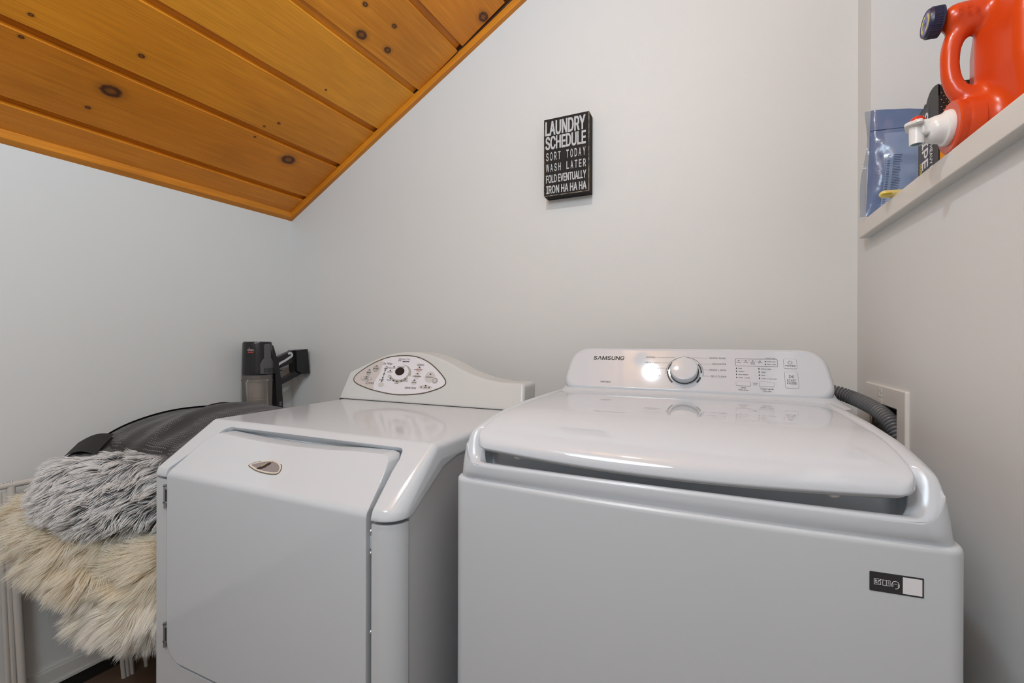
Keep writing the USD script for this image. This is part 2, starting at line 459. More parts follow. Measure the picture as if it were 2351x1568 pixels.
# s of the lower edge of each board's face (its face ends where the channel above it begins)
KN = {1: [(0.148, -0.777, 0.022), (0.156, -0.209, 0.024), (0.062, -0.803, 0.006), (0.2, -0.972, 0.005), (0.196, -0.371, 0.004)],
      2: [(0.063, -0.759, 0.007), (0.034, -0.972, 0.005), (0.056, -0.334, 0.005), (0.018, -0.368, 0.004)],
      3: [(0.03, -0.28, 0.004)],
      4: [(0.029, -0.310, 0.017), (0.122, -0.242, 0.008), (0.111, -0.364, 0.008), (0.045, -0.202, 0.012)],
      5: [(0.124, -0.004, 0.019)]}
for i in range(-1, 11):
    s0 = 0.128 + PITCH * (i - 1) + (0.0 if i else 0.0)
    a, b = s0 + CH, s0 + PITCH          # face from a to b, then the channel
    if i == -1:
        continue
    if i == 0:
        a = -0.02
    sec = [(a, 0.0195), (a + 0.0015, 0.018), (b - 0.0015, 0.018), (b, 0.0195), (b, 0.034), (b + CH + 0.006, 0.034), (b + CH + 0.006, 0.040), (a + 0.008, 0.040), (a + 0.008, 0.0335), (a, 0.0335)]
    es = np.linspace(-3.95, 0.02, 12)
    rings, uvs = [], []
    for e in es:
        wob = 0.0008 * math.sin(e * 5 + i * 2.1)
        rings.append(np.array([ceil_pt(s + (wob if k in (2, 3, 4) else 0), e, o) for k, (s, o) in enumerate(sec)]))
        uvs.append(np.array([(s - a, e) for s, o in sec]))
    m = loft(rings)
    uv = np.vstack(uvs + [uvs[0].mean(0), uvs[-1].mean(0)])
    A, B = BA[i % 5]
    # separate the faces so that edges stay crisp: unweld
    f = m.faces
    v2, uv2 = m.vertices[f].reshape(-1, 3), uv[f].reshape(-1, 2)
    m2 = trimesh.Trimesh(v2, np.arange(len(v2)).reshape(-1, 3), process=False)
    obj('plank', m2, wood(f'pine_{"abcdefghijkl"[i]}', A, B, DK, 1.0 + i * 1.7, knots=KN.get(i, ())), ceiling, True, uv=uv2)

TRIMPINE = wood('pine_trim', (0.74, 0.27, 0.018), (0.64, 0.21, 0.012), DK, 23.0)


def uv_loft(rings, uvs):
    m = loft(rings)
    uv = np.vstack(list(uvs) + [uvs[0].mean(0), uvs[-1].mean(0)])
    f = m.faces
    v2, uv2 = m.vertices[f].reshape(-1, 3), uv[f].reshape(-1, 2)
    return trimesh.Trimesh(v2, np.arange(len(v2)).reshape(-1, 3), process=False), uv2


# trim along the left wall: square strip under the boards
sec = [(-0.01, 0.0), (0.0235, 0.0), (0.0255, 0.0015), (0.039, 0.0185), (-0.01, 0.03)]
rings = [np.array([ceil_pt(s, e, o) for s, o in sec]) for e in np.linspace(-3.9, 0.03, 8)]
m, uv = uv_loft(rings, [np.array([(s, e) for s, o in sec]) for e in np.linspace(-3.9, 0.03, 8)])
o = obj('trim_1', m, TRIMPINE, None, True, uv=uv)
tag(o, kind='structure')
# trim along the back wall: follows the slope
D = np.array([SC[0], 0, SC[2] - SC[1] * NC[1] * 0])
D = np.array([1.0, 0.0, 0.5624])
D /= np.linalg.norm(D)
NB = np.array([-D[2], 0, D[0]])
sec = [(0.002, -0.0005), (-0.019, -0.0005), (-0.021, 0.002), (-0.0225, 0.022), (0.002, 0.022)]
ts = np.linspace(-0.01, 2.6, 8)
rings = [np.array([CO + t * D + np.array([0, yy, 0]) + zz * NB for yy, zz in sec]) for t in ts]
m, uv = uv_loft(rings, [np.array([(yy + zz, t) for yy, zz in sec]) for t in ts])
o = obj('trim_2', m, TRIMPINE, None, True, uv=uv)
tag(o, kind='structure')

# baseboard on the left wall and the black strip under it
def along_left(x_off0, x_off1, z0, z1, y0, y1, r=0.0):
    c = [(left_x(y0) + x_off0, y0), (left_x(y1) + x_off0, y1), (left_x(y1) + x_off1, y1), (left_x(y0) + x_off1, y0)]
    return extrude(sg.Polygon(c), z1 - z0).translate((0, 0, z0))


st('baseboard_left', M3.batch_boolean([along_left(0, 0.012, 0.045, 0.090, YF, YB), along_left(0, 0.008, 0.088, 0.098, YF, YB), along_left(0, 0.016, 0.042, 0.052, YF, YB)], mf.OpType.Add), TRIMW)
st('trim_3', along_left(0, 0.010, 0.0, 0.043, YF, YB), BLACKTRIM)
st('baseboard_back', box(-1.81, XR, YB - 0.013, YB, 0.0, 0.095), TRIMW)

# ---------------------------------------------------------------- ceiling lamp and added fill globe (both out of frame)
LAMPM = mat('lamp_bronze', (0.05, 0.04, 0.03), 0.5)
lamp = thing('ceiling_lamp', 'small dark ceiling lamp holder on the pine boards over the machines', 'lamp')
lp = np.array(LAMP_POS)
up = (CO - lp) @ NC + 0.018
top = lp + NC * up
obj('base', cyl(top, top - NC * 0.02, 0.045, 0.04), LAMPM, lamp)
obj('socket', cyl(top - NC * 0.02, lp + NC * 0.035, 0.02), LAMPM, lamp)
sl = UsdLux.SphereLight.Define(stage, '/World/ceiling_lamp/bulb_light')
sl.CreateRadiusAttr(0.032)
sl.AddTranslateOp().Set(Gf.Vec3d(*[float(x) for x in lp]))
sl.CreateIntensityAttr(LAMP_POWER / (math.pi * 4 * math.pi * 0.032 ** 2) * math.pi)
sl.CreateColorAttr(Gf.Vec3f(0.82, 1.0, 1.13))
lamp2 = thing('ceiling_lamp', 'added unseen globe fill light with a round canopy above the viewer', 'lamp')  # invented globe, added only to fill the room with light
l2 = np.array(FILL_POS)
up2 = (CO - l2) @ NC + 0.018
top2 = l2 + NC * up2
obj('canopy', cyl(top2, top2 - NC * 0.015, 0.24, 0.23), TRIMW, lamp2)  # white disc added to curb orange bounce from the boards
obj('stem', cyl(top2 - NC * 0.015, l2 + NC * 0.255, 0.02), LAMPM, lamp2)
s2 = UsdLux.SphereLight.Define(stage, '/World/ceiling_lamp_001/fill_globe_light')
s2.CreateRadiusAttr(0.25)
s2.AddTranslateOp().Set(Gf.Vec3d(*[float(x) for x in l2]))
s2.CreateIntensityAttr(FILL_POWER / (4 * math.pi * 0.25 ** 2))
s2.CreateColorAttr(Gf.Vec3f(0.82, 1.0, 1.13))

# ---------------------------------------------------------------- wall ledge with the niche behind it
NZ = 1.4085
shelf = rbox(0.3455, NX - 0.002, NY0 + 0.01, 1.404, 1.3685, NZ, 0.003, 8)
o = obj('wall_shelf', shelf, TRIMW)
tag(o, 'white painted wooden ledge jutting from the right wall under the orange bottle', 'shelf')

# ---------------------------------------------------------------- wooden sign
SX0, SX1, SZ0, SZ1, SY = -0.5285, -0.3700, 1.605, 1.870, YB - 0.048
sign = thing('wall_sign', 'black wooden box sign with white laundry lettering on the back wall', 'sign', ((SX0 + SX1) / 2, YB, SZ0))
sb = rbox(SX0, SX1, SY, YB + 0.0, SZ0, SZ1, 0.0012, 8)
obj('board', sb, SIGN_FACE, sign)
ed = []
ew = 0.0016
for x0, x1, z0, z1 in ((SX1 - ew, SX1 + 0.0003, SZ0, SZ1), (SX0, SX1, SZ0 - 0.0003, SZ0 + ew), (SX0 - 0.0003, SX0 + ew * 0.7, SZ0, SZ1)):
    ed.append(box(x0, x1, SY - 0.0004, SY + ew, z0, z1))
obj('worn_edge', M3.batch_boolean(ed, mf.OpType.Add), SIGN_EDGE, sign)
SF = Face((SX0, SY, SZ0), (1, 0, 0), (0, 0, 1))
for s, y, h, w, bold, x in (('LAUNDRY', 0.2085, 0.0460, 0.140, True, 0.0055), ('SCHEDULE', 0.1600, 0.0425, 0.1405, True, 0.0065), ('SORT TODAY', 0.1215, 0.0265, 0.1405, False, 0.0070),
                            ('WASH LATER', 0.0835, 0.0250, 0.1405, False, 0.0080), ('FOLD EVENTUALLY', 0.0448, 0.0258, 0.1405, True, 0.0082), ('IRON HA HA HA', 0.0080, 0.0258, 0.1410, True, 0.0090)):
    if s == 'SORT TODAY' or s == 'WASH LATER':
        # letter-spaced
        parts, n, cw = [], len(s), w / (len(s) - 0.25)
        for k, ch in enumerate(s):
            if ch != ' ':
                parts.append(SF.text(ch, x + k * cw + cw * 0.38, y, h, cw * (0.62 if ch not in 'WM' else 0.85), True, 0, 'c', 0.0006))
        obj('lettering', cat_(*parts), SIGN_TXT, sign, False)
    else:
        hv = 0.0009 if h > 0.04 else 0.0004
        obj('lettering', cat_(*[SF.text(s, x + dx_, y, h, w, bold, 0, 'l', lf_) for dx_, lf_ in ((-hv, 0.0006), (0.0, 0.0008), (hv, 0.0010))]), SIGN_TXT, sign, False)

# ---------------------------------------------------------------- laundry outlet box in the right wall
ob = thing('outlet_box', 'white plastic washing machine outlet box set in the right wall', 'outlet box', (XR, 1.28, 0.72))
pl = rbox(XR - 0.007, XR + 0.004, 1.148, 1.407, 0.60, 1.004, 0.003, 8) - box(XR - 0.1, XR + 0.1, PY0, PY1, PZ0, PZ1)
obj('faceplate', pl, PLATE, ob)
W_ = 0.003
inner = box(XR - 0.003, XR + 0.084, PY0 + 0.0005, PY1 - 0.0005, PZ0 + 0.0005, PZ1 - 0.0005) - box(XR - 0.01, XR + 0.084 - W_, PY0 + W_, PY1 - W_, PZ0 + W_, PZ1 - W_)
obj('recess', inner, BOXIN, ob)
RF = Face((XR - 0.007, 1.407, 0.60), (0, -1, 0), (0, 0, 1))
em = [rect(0.104, 0.128, 0.362, 0.374), rect(0.106, 0.113, 0.392, 0.398), rect(0.106, 0.113, 0.378, 0.386), rect(0.117, 0.126, 0.388, 0.397), rect(0.119, 0.126, 0.378, 0.384)]
obj('embossed_mark', cat_(*[RF.flat(p, 0.0012, 0.0) for p in em]), PLATE, ob)

# drain hose: corrugated, from behind the washer console into the outlet box
hp = spline([(0.10, 1.385, 0.93), (0.19, 1.380, 0.968), (0.2855, 1.36, 0.9785), (0.318, 1.335, 0.9675), (0.337, 1.30, 0.9578), (0.352, 1.262, 0.9450), (0.3610, 1.232, 0.9300), (0.368, 1.2085, 0.905), (0.372, 1.203, 0.86), (0.374, 1.215, 0.80)], 420)
sl_ = np.r_[0, np.cumsum(np.linalg.norm(np.diff(hp, axis=0), axis=1))]
ph = sl_ / 0.0072
rr = 0.0143 + 0.0030 * np.clip(np.sin(ph * 2 * math.pi) * 1.6, -1, 1)
o = obj('drain_hose', tube(hp, rr, 20), HOSE, None, 60)
tag(o, 'grey corrugated drain hose bending from the washer into the wall box', 'hose')

# ---------------------------------------------------------------- washing machine
WX0, WX1 = -0.4141, 0.2719
WC = (WX0 + WX1) / 2
wm = thing('washing_machine', 'white top-loading washing machine with a wide glossy lid and round dial', 'washing machine', (WC, 1.02, 0))


def plan(x0, x1, yf, yb, rc, bulge, rb=0.02, nf=40, na=10, ns=24):
    """Closed loop, counter-clockwise from the front left; the front edge bulges towards the viewer."""
    xc, hw = (x0 + x1) / 2, (x1 - x0) / 2

    def front(x):
        return yf - bulge * (1 - ((x - xc) / hw) ** 2)
    p = []
    for x in np.linspace(x0 + rc, x1 - rc, nf):
        p.append((x, front(x)))
    yr = front(x1 - rc)
    for a in np.linspace(-math.pi / 2, 0, na + 2)[1:-1]:
        p.append((x1 - rc + rc * math.cos(a), yr + rc + rc * math.sin(a)))
    for y in yr + rc + (yb - rb - yr - rc) * np.linspace(0, 1, ns) ** 1.6:
        p.append((x1, y))
    for a in np.linspace(0, math.pi / 2, 6)[1:-1]:
        p.append((x1 - rb + rb * math.cos(a), yb - rb + rb * math.sin(a)))
    for x in np.linspace(x1 - rb, x0 + rb, 16):
        p.append((x, yb))
    for a in np.linspace(math.pi / 2, math.pi, 6)[1:-1]:
        p.append((x0 + rb + rb * math.cos(a), yb - rb + rb * math.sin(a)))
    for y in (yr + rc + (yb - rb - yr - rc) * np.linspace(0, 1, ns) ** 1.6)[::-1]:
        p.append((x0, y))
    for a in np.linspace(math.pi, 1.5 * math.pi, na + 2)[1:-1]:
        p.append((x0 + rc + rc * math.cos(a), yr + rc + rc * math.sin(a)))
    return np.array(p)


def ring(p2, z):
    return np.column_stack([p2, np.broadcast_to(z, (len(p2),))])


YFW = 0.677     # front corners; the middle bulges 16 mm
# cabinet with a rolled top edge
rs = []
for d, z in ((0.006, 0.03), (0.0, 0.036), (0.0, 0.40), (0.0, 0.858), (0.0006, 0.8625), (0.0025, 0.8652), (0.0055, 0.8662), (0.03, 0.8662)):
    rs.append(ring(plan(WX0 + d, WX1 - d, YFW + d, 1.36 - d, 0.022, 0.016), z))
obj('cabinet', loft(rs), WASHSHADED, wm, 40)
for fx in (WX0 + 0.05, WX1 - 0.05):
    for fy in (YFW + 0.05, 1.30):
        obj('foot', cyl((fx, fy, 0), (fx, fy, 0.034), 0.022), HOSE, wm)


def smooth(t):
    t = np.clip(t, 0, 1)
    return t * t * (3 - 2 * t)


RZY = np.array([0.0, 0.664, 0.668, 0.673, 0.680, 0.688, 0.700, 0.75, 0.807, 0.87, 0.95, 1.13, 1.40])
RZZ = np.array([0.8970, 0.8970, 0.9010, 0.9120, 0.9270, 0.9390, 0.9475, 0.9590, 0.9660, 0.9695, 0.9720, 0.9725, 0.970])


from scipy.interpolate import PchipInterpolator
RZ = PchipInterpolator(RZY, RZZ)


def rim_z(y):
    return RZ(y)


# rings: inset at the sides, offset of the front, corner radius, drop below the rim height at the sides and at the front (None: absolute height)
prof = [(0.006, 0.005, 0.024, None, 0.860), (0.006, 0.004, 0.024, None, 0.8680)]
prof += [(0.0085, -0.001, 0.026, 'mix', 0.10), (0.0115, -0.0045, 0.028, 'mix', 0.40), (0.0155, -0.0045, 0.030, 'mix', 0.80)]
LR = 0.0062
for k_, a_ in enumerate(np.linspace(0, 180, 13)):
    t_ = k_ / 12
    prof.append((0.019 + 0.0282 * t_, 0.0017 - LR * math.cos(math.radians(a_)), 0.031, float(np.interp(t_, [0, 0.12, 0.28, 0.45, 0.62, 0.82, 0.92, 1.0], [0.0095, 0.0062, 0.0030, 0.0008, 0.0, 0.0006, 0.0026, 0.0062])), LR - LR * math.sin(math.radians(a_))))
prof += [(0.0480, 0.0086, 0.030, 0.012, 0.0145), (0.0490, 0.0105, 0.029, 0.020, 0.0205), (0.0500, 0.0150, 0.028, 0.024, 0.0225), (0.0515, 0.0280, 0.027, 0.026, 0.0225), (0.0530, 0.0325, 0.026, 0.026, 0.0190), (0.0545, 0.0342, 0.026, 0.025, 0.0100), (0.0560, 0.0352, 0.026, 0.024, -0.0080), (0.0600, 0.0385, 0.026, 0.026, -0.0110), (0.09, 0.13, 0.03, None, 0.925)]
rs = []
for dx, df, rc, ds, dfr in prof:
    p2 = plan(WX0 + dx, WX1 - dx, YFW + df, 1.357 - min(dx, 0.03), rc, 0.016 if dx < 0.0065 else 0.009)
    T = rim_z(p2[:, 1])
    w_ = smooth((p2[:, 1] - (YFW + df)) / 0.035)
    if ds is None:
        z_ = np.full(len(p2), dfr)
    elif ds == 'mix':
        z_ = 0.868 + dfr * (T - 0.0095 * w_ - LR * (1 - w_) - 0.868)
    else:
        z_ = (T - ds) * w_ + (0.897 - dfr) * (1 - w_)
    rs.append(ring(p2, z_))
obj('top_cover', loft(rs), WASHRIM, wm, 40)

# lid
LX0, LX1, LYF, LYB = -0.3680, 0.2245, 0.6660, 1.158
LDY = PchipInterpolator([0, 0.004, 0.010, 0.020, 0.036, 0.06, 0.085, 0.11, 0.14, 0.17, 0.55], [0.9330, 0.9400, 0.9455, 0.9512, 0.9570, 0.9630, 0.9673, 0.9702, 0.9724, 0.9733, 0.9738])


def lid_front(x):
    return LYF - 0.003 * (1 - ((x - WC) / 0.294) ** 2)


def lid_z(x, y):
    u = (x - WC) / 0.294
    return LDY(np.clip(y - lid_front(x), 0, 0.55)) - 0.003 * np.abs(u) ** 8 - 0.0115 * (1 - u * u) * np.exp(-np.maximum(y - lid_front(x), 0) / 0.08)


rs = []
BOT = lambda x: 0.9215 - 0.0125 * (1 - ((x - WC) / 0.294) ** 2)
for d, k in ((0.030, 'b'), (0.010, 'b'), (0.0035, 'b1'), (0.0010, 'b2'), (0.0, 'b3'), (0.0, 'm'), (0.0006, 't2'), (0.0022, 't1'), (0.0055, 't'), (0.010, 't'), (0.015, 't'), (0.021, 't'), (0.029, 't'), (0.038, 't'), (0.05, 't'), (0.07, 't'), (0.10, 't'), (0.14, 't'), (0.19, 't'), (0.24, 't'), (0.262, 't')):
    p2 = plan(LX0 + d, LX1 - d, LYF + d, LYB - d * 0.55, max(0.022 - d * 0.5, 0.008), 0.003, rb=max(0.01 - d * 0.5, 0.002))
    x, y = p2[:, 0], p2[:, 1]
    side = np.clip((y - lid_front(x)) / 0.10, 0, 1)
    zt = lid_z(x, y)
    zb = np.minimum(BOT(x) + side * 0.030, zt - 0.010)
    z = {'b': zb, 'b1': zb + 0.0004, 'b2': zb + 0.0020, 'b3': zb + 0.0045, 'm': 0.5 * (zb + zt), 't2': zt - 0.0022, 't1': zt - 0.0007, 't': zt}[k]
    rs.append(ring(p2, z))
lid = obj('lid', loft(rs), WASH, wm, 50)
rs = []
for d, dz in ((0.05, 0.0005), (0.010, 0.0), (0.0065, 0.0005), (0.0065, 0.0045), (0.05, 0.005)):
    p2 = plan(LX0 + d, LX1 - d, LYF + d, LYB - d, 0.018, 0.003, rb=0.006)
    x, y = p2[:, 0], p2[:, 1]
    side = np.clip((y - lid_front(x)) / 0.10, 0, 1)
    rs.append(ring(p2, np.minimum(BOT(x) + side * 0.030, lid_z(x, y) - 0.010) - 0.0040 + dz))
obj('liner', loft(rs), WASHSHADED, lid, 40)
for bx in (-0.292, 0.142):
    obj('bumper', M3.sphere(0.0075, 20).scale((1, 1, 0.55)).translate((bx, lid_front(bx) + 0.016, BOT(bx) - 0.0035)), PALEBTN, lid)

# control console
CA = math.radians(30)
WF = Face((0, 1.165, 0.976), (1, 0, 0), (0, math.sin(CA), math.cos(CA)))
CC = -0.0585


def shield(hb, ht, h, rt, rbm, n=14):
    p = sg.Polygon([(CC - hb, 0), (CC + hb, 0), (CC + ht, h), (CC - ht, h)])
    # round the four corners by hand so that every ring has the same number of points
    c = [np.array(q) for q in ((CC - hb, 0.0), (CC + hb, 0.0), (CC + ht, h), (CC - ht, h))]
    out = []
    for i in range(4):
        a, b, d = c[i - 1], c[i], c[(i + 1) % 4]
        r = rbm if i < 2 else rt
        u, v = (a - b) / np.linalg.norm(a - b), (d - b) / np.linalg.norm(d - b)
        for t in np.linspace(0, 1, n):
            out.append((1 - t) ** 2 * (b + r * u) + 2 * t * (1 - t) * b + t * t * (b + r * v))
        nxt = c[(i + 1) % 4]
        r2 = rbm if (i + 1) % 4 < 2 else rt
        w = (b - nxt) / np.linalg.norm(b - nxt)
        e0, e1 = b + r * v, nxt + r2 * w
        out += [e0 + (e1 - e0) * t for t in np.linspace(0, 1, 18)[1:-1]]
    return np.array(out)


rings = []
for d, w, back in ((0.0125, 0.0, 0), (0.0115, 0.0, 0), (0.0085, -0.0010, 0), (0.0055, -0.0032, 0), (0.003, -0.0065, 0), (0.0012, -0.0105, 0), (0.0, -0.016, 0), (0.0, -0.016, 0.06), (0.001, -0.016, 0.125), (0.006, -0.016, 0.130)):
    q = shield(0.3165 - d, 0.2990 - d, 0.1335 - 2 * d, 0.055 - d, 0.050 - d)
    q[:, 1] += d
    pts = WF.o + q[:, :1] * WF.ex + q[:, 1:] * WF.ey + w * WF.ez
    pts[:, 1] += back * (1.0 if True else 0)
    pts[:, 2] -= np.where(back > 0, 0.02 * back * (q[:, 1] / 0.13), 0)
    rings.append(pts)
console = obj('console', loft(rings), WFACE, wm, 40)
# flared foot of the console, down onto the top cover
rings = []
for z, gx, gy, r in ((0.960, 0.022, -0.016, 0.03), (0.9665, 0.013, -0.008, 0.035), (0.9705, 0.008, -0.0035, 0.04), (0.9745, 0.004, 0.0, 0.045), (0.9790, 0.001, 0.004, 0.045), (0.99, -0.004, 0.013, 0.045)):
    rings.append(ring(plan(CC - 0.3165 - gx, CC + 0.3165 + gx, 1.165 + gy, 1.345, r, 0.0, rb=0.02), z))
obj('console_foot', loft(rings), WASHRIM, wm, 50)

# dial
DX, DV = -0.060, 0.059
dial = obj('dial', lathe([(0, 0.0005), (0.0330, 0.0005), (0.0330, 0.004), (0.0318, 0.0045), (0.0318, 0.0225), (0.0305, 0.0250), (0.0285, 0.0262), (0.0, 0.0270)], WF.p(DX, DV), WF.ez, 64), WFACE, wm, 35)
obj('shadow_ring', lathe([(0.0322, 0.0042), (0.0336, 0.0042), (0.0336, 0.0062), (0.0322, 0.0062)], WF.p(DX, DV), WF.ez, 64), GAP, dial, 35)
obj('dial_seat', lathe([(0, 0.0002), (0.0400, 0.0002), (0.0385, 0.0012), (0, 0.0012)], WF.p(DX, DV), WF.ez, 64), WFACE, console, 35)


def arc_band(r0, r1, a0, a1, n=40, cx=DX, cy=DV):
    a = np.radians(np.linspace(a0, a1, n))
    return sg.Polygon(np.vstack([np.column_stack([cx + r1 * np.cos(a), cy + r1 * np.sin(a)]), np.column_stack([cx + r0 * np.cos(a), cy + r0 * np.sin(a)])[::-1]]))


for a0, a1 in ((138, 170), (176, 226), (-42, -18), (0, 36)):
    obj('ring_segment', WF.flat(arc_band(0.0375, 0.0408, a0, a1), 0.0016, 0.0002), INK, console, False)
obj('pointer_arc', WF.flat(arc_band(0.0432, 0.0442, -12, 186), 0.0004, 0.0001), INKGREY, console, False)
WL = 0.0002


def wtext(s, x, v, h, w, anchor='l', m=INKGREY, bold=False, slant=0.0):
    obj('lettering', WF.text(s, x, v, h, w, bold, slant, anchor), m, console, False)


def strip(F, x0, v0, x1, v1, wd):
    d = np.array([x1 - x0, v1 - v0])
    L = np.linalg.norm(d)
    n = np.array([-d[1], d[0]]) / L * wd / 2
    return sg.Polygon([(x0 + n[0], v0 + n[1]), (x1 + n[0], v1 + n[1]), (x1 - n[0], v1 - n[1]), (x0 - n[0], v0 - n[1])])


# brand lettering; its second letter has no crossbar
x = -0.2945
parts = []
for ch, wd in (('S', 0.0095), ('V', 0.0112), ('M', 0.0128), ('S', 0.0095), ('U', 0.0100), ('N', 0.0108), ('G', 0.0102)):
    m = text2(ch, 0.0108, wd, True)
    if ch == 'V':
        m.vertices[:, 0] = wd - m.vertices[:, 0]
        m.vertices[:, 1] = 0.0108 - m.vertices[:, 1]
    m.vertices[:, 0] += 0.08 * m.vertices[:, 1]
    parts.append(WF.at(m, x, 0.0912, WL))
    x += wd + 0.0014
obj('brand_lettering', cat_(*parts), INK, console, False)
wtext('SelfClean', -0.2675, 0.0235, 0.0042, 0.0275, m=INK)
for s, x0, v, w, lx in (('NORMAL', -0.1552, 0.0992, 0.0245, -0.083), ('HEAVY DUTY', -0.1557, 0.0832, 0.0360, -0.098), ('DEEP WASH', -0.1562, 0.0672, 0.0345, -0.1035)):
    wtext(s, x0, v, 0.0040, w)
    x1 = x0 + w + 0.002
    obj('pointer_line', WF.flat(strip(WF, x1, v + 0.002, lx, v + 0.002, 0.0005), 0.0003), INKPALE, console, False)
wtext('DELICATES/', -0.1562, 0.0525, 0.0040, 0.030)
wtext('WATERPROOF', -0.1562, 0.0458, 0.0040, 0.0385)
for s, v, w, lx in (('QUICK WASH', 0.0990, 0.0372, -0.042), ('DELICATES', 0.0826, 0.0312, -0.024), ('RINSE + SPIN', 0.0660, 0.0370, -0.017), ('SELF CLEAN', 0.0488, 0.0340, -0.0165)):
    wtext(s, 0.0346, v, 0.0042, w, 'r')
    obj('pointer_line', WF.flat(strip(WF, lx, v + 0.002, 0.0346 - w - 0.002, v + 0.002, 0.0005), 0.0003), INKPALE, console, False)
obj('frame_line', WF.flat(outline_band(rect(0.0552, 0.1437, 0.0810, 0.1005, 0.002), 0.0007), 0.0003), INKGREY, console, False)
for k, (s, xx) in enumerate((('Wash', 0.0622), ('Rinse', 0.0775), ('Extra', 0.0925), ('Spin', 0.1075))):
    obj('indicator_light', WF.flat(rect(xx - 0.0019, xx + 0.0019, 0.0943, 0.0957, 0.0005), 0.0004), INK, console, False)
    wtext(s, xx, 0.0898, 0.0027, 0.0088, 'c')
    if k < 3:
        obj('pointer_line', WF.flat(strip(WF, xx + 0.0045, 0.095, xx + 0.0108, 0.095, 0.0004), 0.0003), INKPALE, console, False)
wtext('Rinse', 0.0925, 0.0862, 0.0027, 0.0088, 'c')
for s, v in (('Child Lock', 0.0926), ('Door Lock', 0.0852)):
    obj('indicator_light', WF.flat(rect(0.1176, 0.1198, v, v + 0.0030, 0.0005), 0.0004), INK, console, False)
    wtext(s, 0.1222, v + 0.0002, 0.0027, 0.0178)
wtext('*(Hold 3 sec)', 0.1185, 0.1022, 0.0024, 0.0215)
for s, v in (('Hot', 0.0729), ('Warm', 0.0650), ('Eco Warm', 0.0567), ('Cool', 0.0485)):
    obj('indicator_light', WF.flat(rect(0.0560, 0.0581, v - 0.0002, v + 0.0034, 0.0005), 0.0004), INK, console, False)
    wtext(s, 0.0615, v, 0.0031, {'Hot': 0.0072, 'Warm': 0.0120, 'Eco Warm': 0.0205, 'Cool': 0.0090}[s])
wtext('o Cold', 0.0735, 0.0485, 0.0026, 0.0110)
for s, v in (('Extra High', 0.0727), ('High', 0.0645), ('Mid', 0.0562), ('Low', 0.0480)):
    obj('indicator_light', WF.flat(rect(0.1036, 0.1058, v - 0.0002, v + 0.0034, 0.0005), 0.0004), INK, console, False)
    wtext(s, 0.1090, v, 0.0031, {'Extra High': 0.0215, 'High': 0.0095, 'Mid': 0.0078, 'Low': 0.0085}[s])
wtext('o Auto Level', 0.1205, 0.0478, 0.0026, 0.0192)


def button(x0, x1, v0, v1, r, m=WFACE, h=0.0010):
    q = rect(x0, x1, v0, v1, r)
    b = obj('button', WF.at(M3.batch_hull([extrude(q, h * 0.6), extrude(q.buffer(-0.0006), h)]), 0, 0, 0.0001), m, wm, 30)
    obj('button_gap', WF.flat(outline_band(q.buffer(0.0003), 0.0005), 0.0002), INKMID, b, False)
    return b


b1 = button(0.0556, 0.0858, 0.0285, 0.0405, 0.0025)
b2 = button(0.1038, 0.1338, 0.0283, 0.0403, 0.0025)
wtext('*Child', 0.0950, 0.0350, 0.0026, 0.0112, 'c')
wtext('Lock', 0.0950, 0.0314, 0.0026, 0.0075, 'c')
wtext('Temp.', 0.0703, 0.0222, 0.0036, 0.0125, 'c')
wtext('*Extra Rinse', 0.0703, 0.0166, 0.0030, 0.0205, 'c')
wtext('Water Level', 0.1188, 0.0212, 0.0036, 0.0270, 'c')
wtext('*Spin Only', 0.1188, 0.0155, 0.0030, 0.0180, 'c')
b3 = button(0.1562, 0.1820, 0.0765, 0.1020, 0.0035)
b4 = button(0.1562, 0.1820, 0.0272, 0.0690, 0.0035)


def btext(b, s, x, v, h, w):
    obj('lettering', WF.text(s, x, v, h, w, False, 0, 'c', 0.0013), INKGREY, b, False)


btext(b3, 'POWER', 0.1690, 0.0815, 0.0040, 0.0205)
pw = arc_band(0.0037, 0.0045, -235, 55, 30, 0.1690, 0.0920)
obj('power_symbol', WF.flat(sg.MultiPolygon([pw, rect(0.1686, 0.1694, 0.0925, 0.0978)]), 0.0003, 0.0013), INKGREY, b3, False)
btext(b4, 'START', 0.1688, 0.0440, 0.0045, 0.0180)
btext(b4, 'PAUSE', 0.1688, 0.0365, 0.0045, 0.0185)
obj('divider_line', WF.flat(rect(0.1596, 0.1780, 0.0420, 0.0424), 0.0003, 0.0013), INKGREY, b4, False)
tri = sg.Polygon([(0.1648, 0.0520), (0.1648, 0.0596), (0.1705, 0.0558)])
obj('start_symbol', WF.flat(sg.MultiPolygon([outline_band(tri, 0.0008), rect(0.1709, 0.1715, 0.0520, 0.0596), rect(0.1728, 0.1735, 0.0520, 0.0596)]), 0.0003, 0.0013), INKGREY, b4, False)

# sticker on the front: black band with three icons; the square code on its white end is left blank
YS = YFW - 0.016 * (1 - ((0.203 - WC) / 0.343) ** 2)
sa = math.atan2(0.016 * 2 * (0.203 - WC) / 0.343 ** 2, 1.0)
STF = Face((0.1765, YFW - 0.016 * (1 - ((0.1765 - WC) / 0.343) ** 2) - 0.0003, 0.8045), (math.cos(sa), math.sin(sa), 0), (0, 0, 1))
sticker = obj('sticker', STF.flat(rect(0, 0.0525, 0, 0.0232, 0.0008), 0.0003, 0.0), INK, wm, False)
tag(sticker, 'black sticker with three white icons and a white end panel')
obj('white_panel', STF.flat(rect(0.0325, 0.0510, 0.0018, 0.0214, 0.0004), 0.0002, 0.0003), LABELW, sticker, False)


def icon(polys):
    obj('icon', STF.flat(shapely.union_all(polys), 0.0002, 0.0003), LABELW, sticker, False)


